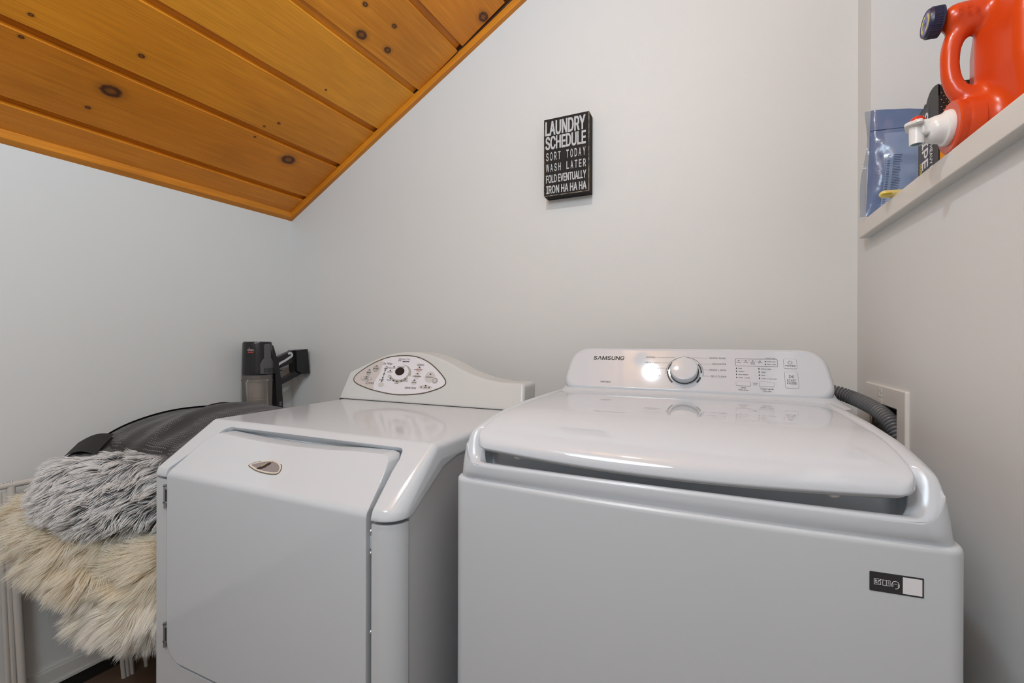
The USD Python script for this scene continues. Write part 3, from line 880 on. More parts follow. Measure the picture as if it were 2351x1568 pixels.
lw_ = 0.0005
icon([outline_band(rect(0.0045, 0.0110, 0.0085, 0.0150), lw_).difference(sg.box(0.0095, 0.0125, 0.0125, 0.0155)), strip(STF, 0.0085, 0.0120, 0.0115, 0.0150, 0.0010), rect(0.0058, 0.0095, 0.0098, 0.0103), outline_band(sg.Point(0.0064, 0.0130).buffer(0.0007), 0.0004), outline_band(sg.Point(0.0064, 0.0117).buffer(0.0009), 0.0004)])
icon([outline_band(rect(0.0130, 0.0166, 0.0085, 0.0148), lw_), outline_band(rect(0.0166, 0.0202, 0.0085, 0.0148), lw_), rect(0.0182, 0.0186, 0.0100, 0.0125), sg.Point(0.0184, 0.0134).buffer(0.0004)])
icon([arc_band(0.0030, 0.0036, -5, 185, 24, 0.0255, 0.0118), outline_band(rect(0.0218, 0.0229, 0.0086, 0.0118, 0.0004), lw_), outline_band(rect(0.0281, 0.0292, 0.0086, 0.0118, 0.0004), lw_), arc_band(0.0027, 0.0032, -100, 0, 14, 0.0258, 0.0092), rect(0.0240, 0.0270, 0.0116, 0.0120)])

# ---------------------------------------------------------------- dryer
DX0, DX1, DYF, DYB = -1.1700, -0.4800, 0.600, 1.30
dr = thing('dryer', 'white front-loading dryer with a sloping top and a curved control panel', 'dryer', ((DX0 + DX1) / 2, 0.95, 0))
# side and front panels
body = rbox(DX0 + 0.004, DX1 - 0.004, DYF + 0.035, DYB, 0.01, 0.80, 0.004, 8)
side_poly = sg.Polygon([(DYF + 0.0415, 0.02), (DYB, 0.02), (DYB, 0.868), (0.798, 0.868), (0.7476, 0.858), (0.6438, 0.7955), (DYF + 0.0415, 0.793)])


def side_panel(x0, x1):
    m = extrude(side_poly, x1 - x0)      # local x = Y, y = Z, z = X
    return frame_(m, (x0, 0, 0), (0, 1, 0), (0, 0, 1), (1, 0, 0))


obj('side_panel', side_panel(DX1 - 0.012, DX1 - 0.004), DRYBODY, dr)
obj('side_panel', side_panel(DX0 + 0.004, DX0 + 0.012), DRYBODY, dr)
obj('back_panel', box(DX0 + 0.012, DX1 - 0.012, DYB - 0.01, DYB, 0.02, 0.86), DRYBODY, dr)
# front panel: wraps both corners; a large opening takes the door
RC = 0.040
fp = plan(DX0 + 0.003, DX1 - 0.003, DYF, DYF + 0.30, RC, 0.0, rb=0.01)
fpoly = sg.Polygon(fp).union(sg.box(DX0 + 0.003, DYF, DX0 + 0.06, DYF + RC + 0.02).buffer(-0.008).buffer(0.008)).intersection(sg.box(-3, 0, 0, DYF + RC))
front = extrude(fpoly, 0.7895 - 0.02).translate((0, 0, 0.02))
DW0, DW1, DZ0 = -1.1140, -0.5400, 0.3900
hole = rect(DW0 - 0.0040, DW1 + 0.0080, DZ0 - 0.0085, 1.2, 0.050)
front = front - frame_(extrude(hole, 0.034), (0, DYF + 0.030, 0), (1, 0, 0), (0, 0, 1), (0, -1, 0))
obj('front_panel', front, DRYBODY, dr, 30)
obj('panel_seam', box(DX1 - 0.0060, DX1 - 0.0045, DYF + RC - 0.001, DYF + RC + 0.0018, 0.02, 0.79), GAP, dr)

# top cover: convex rounded shell over the flat top, the slope and the front lip
SR = 0.017
sp = M3.sphere(SR, 28)
pts = []
# sphere centres along the profile; larger corner radius in plan at the front
ZT = 0.905
for x0, sgn in ((DX0, 1), (DX1, -1)):
    for y, z, ins in ((DYB - 0.03, ZT - SR, 0.003), (0.7335, ZT - SR, 0.003), (DYB - 0.03, 0.872, 0.0), (0.738, 0.872, 0.0), (0.66, 0.8065, 0.0)):
        pts.append((x0 + sgn * (SR + ins), y, z))
    for a in np.linspace(0, 90, 8):
        r = 0.024 if sgn < 0 else 0.0005
        ca, sa_ = math.cos(math.radians(a)), math.sin(math.radians(a))
        cx_ = x0 + sgn * (SR + r)
        pts.append((cx_ - sgn * r * ca, DYF - 0.003 + SR + r - r * sa_, 0.7990))
        pts.append((cx_ - sgn * r * ca, DYF - 0.001 + SR + r - r * sa_, 0.8040))
cover = M3.batch_hull([sp.translate(p) for p in pts])
# cut the underside so that a skirt hangs over the side panels
under = extrude(sg.Polygon([(0.4, 0.79), (0.6, 0.7965), (0.6438, 0.7965), (0.7476, 0.8590), (0.798, 0.8690), (1.4, 0.8690), (1.4, 0.70), (0.4, 0.70)]), 0.80)
under = frame_(under, (DX0 - 0.05, 0, 0), (0, 1, 0), (0, 0, 1), (1, 0, 0))
cover = cover - under
# pocket for the upper part of the door
SL = Face((0, 0.727, 0.905), (1, 0, 0), np.array([0, 0.127, 0.105]) / math.hypot(0.127, 0.105))
pk = sg.Polygon([(DW0 - 0.0055, -0.30), (DW1 + 0.0095, -0.30), (DW1 + 0.0095, -0.150), (DW1 - 0.002, -0.075), (DW1 - 0.004, -0.045), (DW1 - 0.012, -0.0185), (DW0 + 0.045, -0.0185), (DW0 + 0.030, -0.030), (DW0 - 0.0055, -0.150)])
pk = pk.buffer(-0.012).buffer(0.012, quad_segs=8)
pocket = extrude(pk, 0.20)
pocket = pocket.transform(np.hstack([np.stack([SL.ex, SL.ey, SL.ez], 1), SL.p(0, 0, -0.020)[:, None]]))
cover = cover - pocket
obj('top_cover', cover, DRY, dr, 40)

# door: vertical sheet folding back over the slope, with a return along its edges
dprof = []
Y0 = DYF - 0.004
for a in (0,):
    pass
fold = (Y0, 0.8085)
sv = np.array([0.127, 0.105]) / math.hypot(0.127, 0.105)
R = 0.022
tl = R * math.tan(math.atan2(sv[0], sv[1]) / 2)
c0 = np.array([fold[0], fold[1] - tl])
ang = math.atan2(sv[0], sv[1])
outer = [(Y0, 0.2)]
for t in np.linspace(0, ang, 10):
    outer.append((Y0 + R - R * math.cos(t), c0[1] + R * math.sin(t)))
e_ = np.array(outer[-1])
outer += [tuple(e_ + sv * d) for d in (0.02, 0.05, 0.085, 0.105, 0.122, 0.145)]
# the slope swells a little towards its top edge
swell = [0.0] * (len(outer) - 6) + [0.0010, 0.0026, 0.0040, 0.0042, 0.0040, 0.0030]
nrm = np.array([-sv[1], sv[0]])
outer = [tuple(np.array(p) + nrm * s) for p, s in zip(outer, swell)]
inner = [tuple(np.array(p) + np.array([0.026, -0.008])) for p in outer]
dsolid = frame_(extrude(sg.Polygon(outer + inner[::-1]), 1.0), (-1.4, 0, 0), (0, 1, 0), (0, 0, 1), (1, 0, 0))
top_edge = [(-0.5620, 0.8835), (-0.5785, 0.8862), (-0.64, 0.8850), (-0.72, 0.8815), (-0.8137, 0.8795), (-0.90, 0.8800), (-0.9607, 0.8815), (-1.03, 0.8840), (-1.055, 0.8850), (-1.0731, 0.8838)]
dout = [(DW0 + 0.0, 0.80), (DW0, DZ0), (DW1, DZ0), (DW1, 0.812), (-0.5440, 0.8381), (-0.5500, 0.8620), (-0.5555, 0.8760)] + top_edge + [(-1.0900, 0.8650)]
dpoly = sg.Polygon(dout)
low = rect(DW0, DW1, DZ0, 1.0, 0.045)
dpoly = dpoly.intersection(low).buffer(-0.010).buffer(0.010, quad_segs=8)
dcut = frame_(extrude(dpoly, 0.5), (0, 0.95, 0), (1, 0, 0), (0, 0, 1), (0, -1, 0))
door = obj('door', dsolid ^ dcut, DRY, dr, 30)
# screws and latch on the door's return edge, hinges on the left
for z in (0.7724, 0.7343, 0.5964):
    sc = obj('screw', lathe([(0, 0), (0.0042, 0), (0.0036, 0.0014), (0.0015, 0.0020), (0, 0.0021)], (DW1, DYF + 0.0095, z), (1, 0, 0), 20), SCREW, door)
obj('strike_plate', rbox(DW1 - 0.001, DW1 + 0.0055, DYF + 0.006, DYF + 0.016, 0.742, 0.765, 0.002, 8), DRY, door)
for z0, z1 in ((0.7275, 0.7807), (0.4149, 0.4701)):
    hg = obj('hinge', M3.batch_boolean([cyl((-1.1205, DYF - 0.0035, z0), (-1.1205, DYF - 0.0035, z1), 0.0036, seg=20), box(-1.1205, -1.1140, DYF - 0.0062, DYF + 0.001, z0 + 0.012, z1 - 0.004)], mf.OpType.Add), STEEL, dr, 40)
    for zz in (z0 + 0.013, z1 - 0.004):
        obj('hinge_joint', lathe([(0, -0.0006), (0.0045, -0.0006), (0.0045, 0.0006), (0, 0.0006)], (-1.1205, DYF - 0.0035, zz), (0, 0, 1), 20), GAP, hg)
    obj('hinge_slot', box(-1.1160, -1.1138, DYF - 0.0066, DYF - 0.002, z0 + 0.016, z1 - 0.010), GAP, hg)

# badge on the door's slope
ec = np.array([-0.842, 0.0, 0.0])
bp = np.array([0.0, Y0, 0.8085])
BF = Face((-0.842, 0.6425 - 0.0085 * sv[1], 0.8355 + 0.0085 * sv[0]), (1, 0, 0), (0, sv[0], sv[1]))
eb = sg.Polygon(closed_spline([(-0.050, -0.004), (-0.030, 0.008), (0.0, 0.0165), (0.025, 0.0145), (0.043, 0.004), (0.048, -0.008), (0.044, -0.0135), (0.018, -0.0165), (-0.015, -0.0145), (-0.038, -0.0095)], 80)).buffer(0)
badge = obj('badge', BF.flat(eb, 0.0030, 0.0), mat('badge_bronze', (0.24, 0.22, 0.15), 0.25, metallic=0.7), door, 30)
obj('badge_rim', BF.flat(eb.buffer(-0.0018), 0.0004, 0.0030), mat('badge_cream', (0.62, 0.57, 0.51), 0.3), door, False)
obj('badge_field', BF.flat(eb.buffer(-0.0052), 0.0004, 0.0034), mat('badge_mauve', (0.25, 0.225, 0.22), 0.35), door, False)
fg = affinity.scale(sg.Polygon([(-0.0205, -0.0125), (-0.012, -0.0045), (-0.006, 0.003), (0.001, 0.0075), (0.006, 0.0120), (0.010, 0.0112), (0.0105, 0.0070), (0.007, 0.0030), (0.003, -0.0040), (-0.004, -0.0100), (-0.012, -0.0130)]).buffer(0.0006), 0.82, 0.72)
obj('badge_figure', BF.flat(fg, 0.0012, 0.0036), mat('badge_dark', (0.04, 0.03, 0.022), 0.25, metallic=0.4), door, False)
obj('badge_highlight', BF.flat(sg.MultiPolygon([sg.Polygon([(-0.012, -0.0040), (-0.003, 0.0050), (0.0, 0.0052), (-0.008, -0.0040)]), sg.Polygon([(0.004, 0.0100), (0.009, 0.0128), (0.0115, 0.0108), (0.008, 0.0090)])]), 0.0004, 0.0048), mat('badge_gold', (0.70, 0.62, 0.42), 0.25, metallic=0.6), door, False)

# control panel
PA = math.radians(20)
DF = Face((0, 1.165, 0.905), (1, 0, 0), (0, math.sin(PA), math.cos(PA)))
ol = [(-1.1805, -0.004), (-1.1745, 0.040), (-1.1650, 0.0900), (-1.1600, 0.0985), (-1.1407, 0.1090), (-1.0925, 0.1320), (-1.0439, 0.1541), (-0.9873, 0.1705), (-0.9247, 0.1762), (-0.880, 0.1740), (-0.8352, 0.1660), (-0.7633, 0.1425), (-0.6935, 0.1135), (-0.645, 0.0985), (-0.5986, 0.0892), (-0.5600, 0.0850), (-0.5263, 0.0842), (-0.5120, 0.0848)]
tp = spline(np.array(ol[4:]), 90)
loop = np.vstack([np.array(ol[:4]), tp, np.array([(-0.5040, 0.0848), (-0.4975, 0.0828), (-0.4930, 0.0785), (-0.4912, 0.0720), (-0.4900, 0.0600), (-0.4880, 0.040), (-0.4840, -0.004)])])
bot = np.linspace([-0.4840, -0.004], [-1.1805, -0.004], 60)[1:-1]
loop = np.vstack([loop, bot])[::-1]
lp_ = sg.Polygon(loop)


def shrink(d):
    """The loop moved inwards by d, point by point."""
    t = np.roll(loop, -1, 0) - np.roll(loop, 1, 0)
    n = np.column_stack([-t[:, 1], t[:, 0]])
    n /= np.linalg.norm(n, axis=1, keepdims=True)
    q = loop + n * d
    q[:, 1] = np.maximum(q[:, 1], -0.004)
    return q


def conv(q, w, back=0.0):
    pts = DF.o + q[:, :1] * DF.ex + q[:, 1:] * DF.ey + w * DF.ez
    pts[:, 1] += back
    return pts


rings = [conv(shrink(d), w, b) for d, w, b in ((0.010, 0.0, 0), (0.0085, 0.0, 0), (0.0055, -0.0010, 0), (0.003, -0.0028, 0), (0.001, -0.0058, 0), (0.0, -0.010, 0), (0.0, -0.010, 0.075), (0.003, -0.010, 0.082))]
v = np.vstack(rings)
k = len(loop)
f = []
for i in range(len(rings) - 1):
    for j in range(k):
        a, b, j2 = i * k, (i + 1) * k, (j + 1) % k
        f += [(a + j, b + j2, a + j2), (a + j, b + j, b + j2)]
cap_ = trimesh.creation.triangulate_polygon(sg.Polygon(shrink(0.010)).buffer(0), engine='earcut')
cv, cf = cap_
capm = trimesh.Trimesh(conv(np.asarray(cv)[:, :2], 0.0), cf, process=False)
if capm.face_normals.mean(0) @ DF.ez < 0:
    capm.invert()
bm = trimesh.Trimesh(conv(np.asarray(cv)[:, :2], -0.010, 0.08), cf, process=False)
wall_ = trimesh.Trimesh(v, np.array(f), process=False)
cx_ = wall_.triangles_center - wall_.vertices.mean(0)
panel = obj('control_panel', cat_(wall_, capm, bm), DCON, dr, 40)
obj('panel_gap', box(-1.172, -0.488, 1.1615, 1.167, 0.9035, 0.9062), GAP, dr)
bd = [(-1.1318, 0.0690), (-1.1292, 0.0819), (-1.1027, 0.1053), (-1.0646, 0.1289), (-1.0234, 0.1466), (-0.9879, 0.1553), (-0.9461, 0.1591), (-0.9058, 0.1582), (-0.8701, 0.1511), (-0.8333, 0.1359), (-0.8013, 0.1157), (-0.7767, 0.0959), (-0.7617, 0.0804), (-0.7590, 0.0704), (-0.7671, 0.0607), (-0.7925, 0.0488), (-0.8316, 0.0367), (-0.8730, 0.0302), (-0.9159, 0.0265), (-0.9611, 0.0271), (-1.0089, 0.0323), (-1.0528, 0.0394), (-1.0906, 0.0485), (-1.1195, 0.0583)]
eye = sg.Polygon(closed_spline(bd, 140)).buffer(0)
obj('panel_border', DF.flat(eye.buffer(0.0020).difference(eye.buffer(-0.0012)), 0.0014, 0.0), BRONZE, panel, False)
obj('fascia', DF.flat(eye.buffer(-0.0010), 0.0006, 0.0), FASCIA, panel, False)
div = [(-1.0271, 0.170), (-1.0271, 0.1393), (-1.0240, 0.1290), (-1.0255, 0.105), (-1.0290, 0.090), (-1.0365, 0.074), (-1.0405, 0.058), (-1.0385, 0.044), (-1.0346, 0.0364), (-1.034, 0.0)]
left = sg.Polygon([tuple(p) for p in spline(div, 40)] + [(-1.3, 0.0), (-1.3, 0.17)]).buffer(0)
obj('fascia_zone', DF.flat(eye.buffer(-0.0012).intersection(left), 0.0003, 0.0006), BEIGE, panel, False)
DL = 0.0010


def dflat(name, poly, m, h=0.0003, lift=0.0006):
    obj(name, DF.flat(poly, h, lift), m, panel, False)


def dtext(s, x, v, h, w, m=INKBROWN, anchor='l', slant=0.2, bold=False):
    obj('lettering', DF.text(s, x, v, h, w, bold, slant, anchor, 0.0009), m, panel, False)


def ell(x, v, a, b):
    return affinity.scale(sg.Point(x, v).buffer(1.0, quad_segs=16), a, b)


dflat('cycle_button', ell(-1.0468, 0.1105, 0.0122, 0.0112), GREYBTN, 0.001, 0.0008)
dflat('cycle_button', ell(-1.0733, 0.0955, 0.0098, 0.0100), GREYBTN, 0.001, 0.0008)
dflat('cycle_button', ell(-1.0776, 0.0750, 0.0245, 0.0075), GREYBTN, 0.001, 0.0008)
for xx in (-1.0935, -1.0617):
    obj('button_cap', DF.flat(ell(xx, 0.0750, 0.0052, 0.0050), 0.0008, 0.0018), PALEBTN, panel, False)
obj('button_cap', DF.flat(ell(-1.0466, 0.1105, 0.0040, 0.0036), 0.0008, 0.0018), PALEBTN, panel, False)
obj('lettering', DF.text('Wrinkle', -1.0466, 0.1095, 0.0026, 0.021, True, 0.2, 'c', 0.0027), INKBROWN, panel, False)
obj('lettering', DF.text('Sensor', -1.0733, 0.0948, 0.0026, 0.017, True, 0.2, 'c', 0.0019), INKBROWN, panel, False)
obj('lettering', DF.text('time', -1.0776, 0.0735, 0.0026, 0.009, True, 0.2, 'c', 0.0019), INKBROWN, panel, False)
dtext('Cycles', -1.0765, 0.0565, 0.0085, 0.0350)
dtext('Dry Temp', -1.0220, 0.1265, 0.0075, 0.0385)
dtext('Option', -0.8815, 0.1255, 0.0075, 0.0275)
dtext('Special Cycles', -0.9100, 0.0475, 0.0068, 0.0440)
leds = [(-1.0456, 0.1202), (-1.0734, 0.1060), (-1.0776, 0.0805), (-1.0056, 0.1068), (-1.0068, 0.0932), (-1.0082, 0.0800), (-1.0096, 0.0677), (-0.9713, 0.1193), (-0.9838, 0.1062), (-0.8687, 0.1206), (-0.8710, 0.0983), (-0.8778, 0.0766), (-0.8205, 0.0985), (-0.8301, 0.0602),
        (-0.9759, 0.0793), (-0.9617, 0.0715), (-0.9468, 0.0693), (-0.9287, 0.0719), (-0.9151, 0.0789)]
dflat('temperature_line', shapely.union_all([strip(DF, -1.0056, 0.1068, -1.0096, 0.0677, 0.0016), outline_band(sg.Point(-1.0028, 0.1165).buffer(0.0035), 0.0012)]), INK, 0.0003, 0.0008)
dflat('temperature_button', ell(-1.0096, 0.0560, 0.0110, 0.0080), PALEBTN, 0.001, 0.0008)
# big dial ring, white knob disc and dark window
cx0, cv0 = -0.9440, 0.1010
an = np.radians(np.linspace(-160, 80, 60))
wd_ = np.interp(np.linspace(0, 1, 60), [0, 0.25, 0.6, 1.0], [0.006, 0.012, 0.0125, 0.0015])
crescent = sg.Polygon(np.vstack([np.column_stack([cx0 + 0.0360 * np.cos(an), cv0 + 0.0260 * np.sin(an)]), np.column_stack([cx0 + (0.0360 + wd_) * np.cos(an), cv0 + (0.0260 + wd_ * 0.75) * np.sin(an)])[::-1]])).buffer(0)
dflat('dial_track', crescent, GREYBTN)
dflat('dial_disc', ell(cx0, cv0, 0.0362, 0.0262), FASCIA, 0.0012, 0.0006)
obj('display_window', DF.flat(ell(-0.9435, 0.1040, 0.0185, 0.0135), 0.0010, 0.0016), DISPLAY, panel, False)
dflat('track_end', ell(-0.9025, 0.0850, 0.0048, 0.0042), FASCIA, 0.0005, 0.0007)
dflat('track_end', outline_band(sg.Point(-0.9840, 0.0860).buffer(0.0042), 0.0018), GREYBTN, 0.0005, 0.0007)
for xx, vv in leds:
    dflat('indicator_light', ell(xx, vv, 0.0030, 0.0018), INK, 0.0006, 0.0014)
for s, xx, vv, w in (('wrinkle prevent', -0.9795, 0.1140, 0.0330), ('cool down', -0.9845, 0.0998, 0.0215), ('regular', -1.0040, 0.1108, 0.0140), ('air fluff', -1.0110, 0.0712, 0.0190), ('less dry', -0.9800, 0.0722, 0.0160), ('normal', -0.9470, 0.0622, 0.0155), ('more dry', -0.9115, 0.0715, 0.0190), ('estimated time', -0.9425, 0.1180, 0.028), ('wrinkle prevent', -0.8712, 0.1108, 0.0350), ('wrinkle release', -0.8718, 0.0888, 0.0340), ('start/pause', -0.8222, 0.0880, 0.0270)):
    obj('lettering', DF.text(s, xx, vv, 0.0026, w, True, 0.2, 'c', 0.0022), INKBROWN, panel, False)
dflat('option_button', ell(-0.8699, 0.1115, 0.0105, 0.0085), PINKBTN)
dflat('option_button', ell(-0.8715, 0.0900, 0.0105, 0.0095), PALEBTN)
dflat('option_button', ell(-0.8782, 0.0690, 0.0105, 0.0085), PALEBTN)
obj('lettering', DF.text('delicate', -0.8782, 0.0680, 0.0028, 0.0165, True, 0.2, 'c', 0.0010), INKBROWN, panel, False)
dflat('divider_line', strip(DF, -0.8860, 0.1010, -0.8560, 0.1010, 0.0005), INKPALE)
dflat('start_button', ell(-0.8213, 0.0895, 0.0190, 0.0175), PALEBTN, 0.001, 0.0006)
dflat('stop_button', ell(-0.7993, 0.0782, 0.0102, 0.0092), GREYBTN, 0.0014, 0.0006)
obj('button_cap', DF.flat(ell(-0.7993, 0.0782, 0.0055, 0.0050), 0.0006, 0.0020), PALEBTN, panel, False)
dflat('signal_button', ell(-0.8300, 0.0548, 0.0255, 0.0068), PALEBTN)
dtext('signal', -0.8300, 0.0535, 0.0032, 0.0140, INKBROWN, 'c', 0.2, True)
dflat('signal_mark', sg.MultiPolygon([ell(-0.8465, 0.0550, 0.0020, 0.0030), ell(-0.8160, 0.0550, 0.0022, 0.0030)]), INKBROWN, 0.0003, 0.0009)
dtext('MAYTAG', -0.9450, 0.1435, 0.0055, 0.0315, INKPALE, 'l', 0.0)
dtext('neptune', -0.9424, 0.1370, 0.0048, 0.0270, INK, 'l', 0.25, True)
lg = sg.Polygon([(-0.9615, 0.1395), (-0.9495, 0.1395), (-0.9475, 0.1500), (-0.9595, 0.1500)])
dflat('logo', shapely.union_all([lg.difference(lg.buffer(-0.0020)), strip(DF, -0.9570, 0.1420, -0.9560, 0.1470, 0.0014), strip(DF, -0.9560, 0.1470, -0.9543, 0.1430, 0.0014), strip(DF, -0.9543, 0.1430, -0.9520, 0.1470, 0.0014), strip(DF, -0.9520, 0.1470, -0.9525, 0.1420, 0.0014)]), INKPALE)

# ---------------------------------------------------------------- detergent bottle on the ledge
BY = 0.93     # its middle plane
bot = thing('detergent_bottle', 'big orange detergent bottle with a white push tap on the ledge', 'detergent bottle', (0.45, BY, NZ))


def _len(a, b, c):
    return math.sqrt(a * a + b * b + c * c)


def seg_d(p, a, b, ra, rb):
    ax, ay, az = b[0] - a[0], b[1] - a[1], b[2] - a[2]
    px, py, pz = p[0] - a[0], p[1] - a[1], p[2] - a[2]
    t = (px * ax + py * ay + pz * az) / (ax * ax + ay * ay + az * az)
    t = 0.0 if t < 0 else 1.0 if t > 1 else t
    return _len(px - t * ax, py - t * ay, pz - t * az) - (ra + (rb - ra) * t)


def smin(a, b, k):
    h = k - abs(a - b)
    return min(a, b) - (h * h / (4 * k) if h > 0 else 0.0)


def smax(a, b, k):
    return -smin(-a, -b, k)


_h = spline([(0.372, 0, 1.6060), (0.3585, 0, 1.5960), (0.3492, 0, 1.5780), (0.3460, 0, 1.5500), (0.3485, 0, 1.5210), (0.3575, 0, 1.4995), (0.378, 0, 1.4860)], 15)
HND = [tuple(q) for q in _h]
HR = list(np.interp(np.linspace(0, 1, 15), [0, 0.25, 0.5, 0.75, 1], [0.0160, 0.0124, 0.0114, 0.0122, 0.0170]))


def bottle_sdf(x, y, z):
    y -= BY
    q = (x, y, z)
    # main body: its left end is a blunt wedge behind the handle
    d = smax((0.3755 + 0.30 * abs(y) + 0.10 * max(0.0, abs(z - 1.545) - 0.03) - x) / 1.044, abs(y) - 0.072, 0.016)
    d = smax(d, abs(z - 1.5225) - 0.114, 0.030)
    d = max(d, x - 0.75)
    # arm to the vent cap
    d = smin(d, seg_d(q, (0.3545, 0, 1.6168), (0.47, 0, 1.610), 0.0215, 0.0300), 0.012)
    # neck of the tap
    d = smin(d, seg_d(q, (0.372, 0, 1.4475), (0.46, 0, 1.4475), 0.0370, 0.0380), 0.018)
    h = 9.0
    for i in range(len(HND) - 1):
        h = min(h, seg_d(q, HND[i], HND[i + 1], HR[i], HR[i + 1]))
    d = smin(d, h, 0.009)
    return d


bm_ = M3.level_set(lambda x, y, z: -bottle_sdf(x, y, z), [0.325, BY - 0.085, 1.40, 0.76, BY + 0.085, 1.65], 0.0055, 0.0)
bm_ = bm_.trim_by_plane((0, 0, 1), NZ + 0.0005)
vv, ff, _ = meshkit.arrays(bm_)
tm = trimesh.Trimesh(vv, ff, process=True)
trimesh.smoothing.filter_taubin(tm, iterations=6)
obj('body', tm, ORANGE, bot, True)
# vent cap: ribbed, with a printed disc
ca_, cb_ = np.array([0.3325, BY, 1.6183]), np.array([-1.0, 0.0, 0.06])
cb_ /= np.linalg.norm(cb_)
a = np.linspace(0, 2 * math.pi, 180, endpoint=False)
rib = 0.0222 + 0.0004 * np.sign(np.sin(a * 45))
cp = extrude(sg.Polygon(np.column_stack([rib * np.cos(a), rib * np.sin(a)])), 0.0125)
cp = M3.batch_boolean([cp, lathe([(0, 0.0120), (0.0222, 0.0120), (0.0205, 0.0160), (0.0195, 0.0170), (0.0175, 0.0170), (0.0170, 0.0164), (0, 0.0164)], seg=64), lathe([(0, -0.0015), (0.0228, -0.0015), (0.0228, 0.0015), (0, 0.0015)], seg=64)], mf.OpType.Add)
cb3 = basis(cb_)
capp = obj('vent_cap', cp.transform(np.hstack([cb3, ca_[:, None]])), NAVY, bot, 40)
CF = Face(ca_ + cb_ * 0.0165, cb3[:, 0], cb3[:, 1])
obj('cap_disc', CF.flat(sg.Point(0, 0).buffer(0.0168, quad_segs=16), 0.0003, 0), NAVYTOP, capp, False)
obj('cap_print', CF.flat(shapely.union_all([arc_band(0.0105, 0.0145, 10, 150, 24, 0, 0), arc_band(0.0105, 0.0145, 190, 330, 24, 0, 0)]), 0.0003, 0.0003), YELLOWP, capp, False)
obj('cap_print', CF.flat(sg.Polygon([(-0.001, -0.003), (0.001, -0.003), (0.002, 0.002), (0, 0.004), (-0.002, 0.002)]), 0.0003, 0.0003), NAVY, capp, False)
# embossed lettering beside the cap, reading upwards
EF = Face((0.3575, BY - 0.0222, 1.6045), (0.0, -0.08, 1.0), (-0.998, 0.0, 0.06))
for k_, (s, w) in enumerate((('TWIST', 0.0170), ('CAP TO', 0.0185), ('VENT', 0.0120))):
    obj('embossed_lettering', EF.text(s, 0.001, -0.0095 * k_ + 0.0045, 0.0050, w, False, 0, 'l', 0.0004 + 0.0006 * k_), ORANGE, bot, False)
# collar and white tap
TC = np.array([0.345, BY, 1.4460])
ax = (-1.0, 0.0, 0.0)
obj('collar', lathe([(0, -0.030), (0.0400, -0.030), (0.0400, -0.016), (0.0385, -0.0135), (0.0385, -0.011), (0.0400, -0.0085), (0.0400, -0.002), (0.0380, 0.0), (0, 0.0)], TC, ax, 64), ORANGE, bot, 35)
tap = obj('tap', M3.batch_boolean([lathe([(0, -0.001), (0.0270, -0.001), (0.0276, 0.0025), (0.0265, 0.0065), (0.0232, 0.0085), (0.0222, 0.0120), (0.0212, 0.0180), (0.0195, 0.0235), (0.0150, 0.0265), (0, 0.0270)], TC, ax, 56),
    rbox(0.3065, 0.3275, BY - 0.013, BY + 0.013, 1.4380, 1.4625, 0.005, 12)], mf.OpType.Add), SPOUT, bot, 40)
sx, sz = 0.3055, 1.4600
obj('tap_outlet', lathe([(0.0080, 0.0), (0.0094, 0.0), (0.0100, 0.030), (0, 0.030), (0, 0.026), (0.0080, 0.026)], (sx, BY, 1.4262), (0, 0, 1), 40), SPOUT, tap, 40)
obj('outlet_liner', lathe([(0.0068, 0.0005), (0.0079, 0.0005), (0.0079, 0.0240), (0, 0.0240), (0, 0.0230), (0.0068, 0.0230)], (sx, BY, 1.4262), (0, 0, 1), 40), PALEBLUE, tap, 40)
wing = M3.batch_hull([cyl((sx - 0.003, BY - dy, sz - 0.0035 + dz), (sx - 0.003, BY - dy, sz + 0.0010 + dz), r) for dy, dz, r in ((0.018, -0.0015, 0.005), (0.0, 0.001, 0.0125), (-0.018, -0.0015, 0.005))])
obj('finger_wings', M3.batch_boolean([wing, M3.batch_hull([cyl((sx, BY, sz - 0.004), (sx, BY, sz + 0.001), 0.013), cyl((sx + 0.018, BY, sz - 0.004), (sx + 0.018, BY, sz + 0.001), 0.011)])], mf.OpType.Add), SPOUT, tap, 40)
obj('tap_button', M3.sphere(0.0100, 32).scale((1, 1, 0.95)).translate((sx + 0.001, BY, sz + 0.0030)), REDB, tap)
lab = obj('label_badge', frame_(extrude(ell(0, 0, 0.022, 0.022), 0.0008), (0.437, BY - 0.0722, 1.425), (1, 0, 0), (0, 0, 1), (0, -1, 0)), LABELW, bot, False)
obj('label_stripes', cat_(*[frame_(extrude(ell(0, 0, 0.020, 0.020).intersection(sg.box(-0.03, z - 0.0016, 0.03, z + 0.0016)), 0.0004), (0.437, BY - 0.0731, 1.425), (1, 0, 0), (0, 0, 1), (0, -1, 0)) for z in (-0.012, -0.006, 0.0, 0.006, 0.012)]), LABELB, lab, False)

# translucent dosing cup, mouth down
cup = thing('dosing_cup', 'small translucent plastic dosing cup on the ledge in front of the orange bottle', 'cup', (0.418, 0.808, NZ))
obj('shell', lathe([(0.0335, 0.0003), (0.0355, 0.0003), (0.0330, 0.034), (0.0300, 0.0385), (0.0, 0.0390), (0.0, 0.0372), (0.0290, 0.0370), (0.0312, 0.033)], (0.418, 0.808, NZ), (0, 0, 1), 56), CUPM, cup, 40)
obj('rim', lathe([(0.0333, 0.0), (0.0372, 0.0), (0.0372, 0.003), (0.0333, 0.003)], (0.418, 0.808, NZ), (0, 0, 1), 56), CUPM, cup, 40)

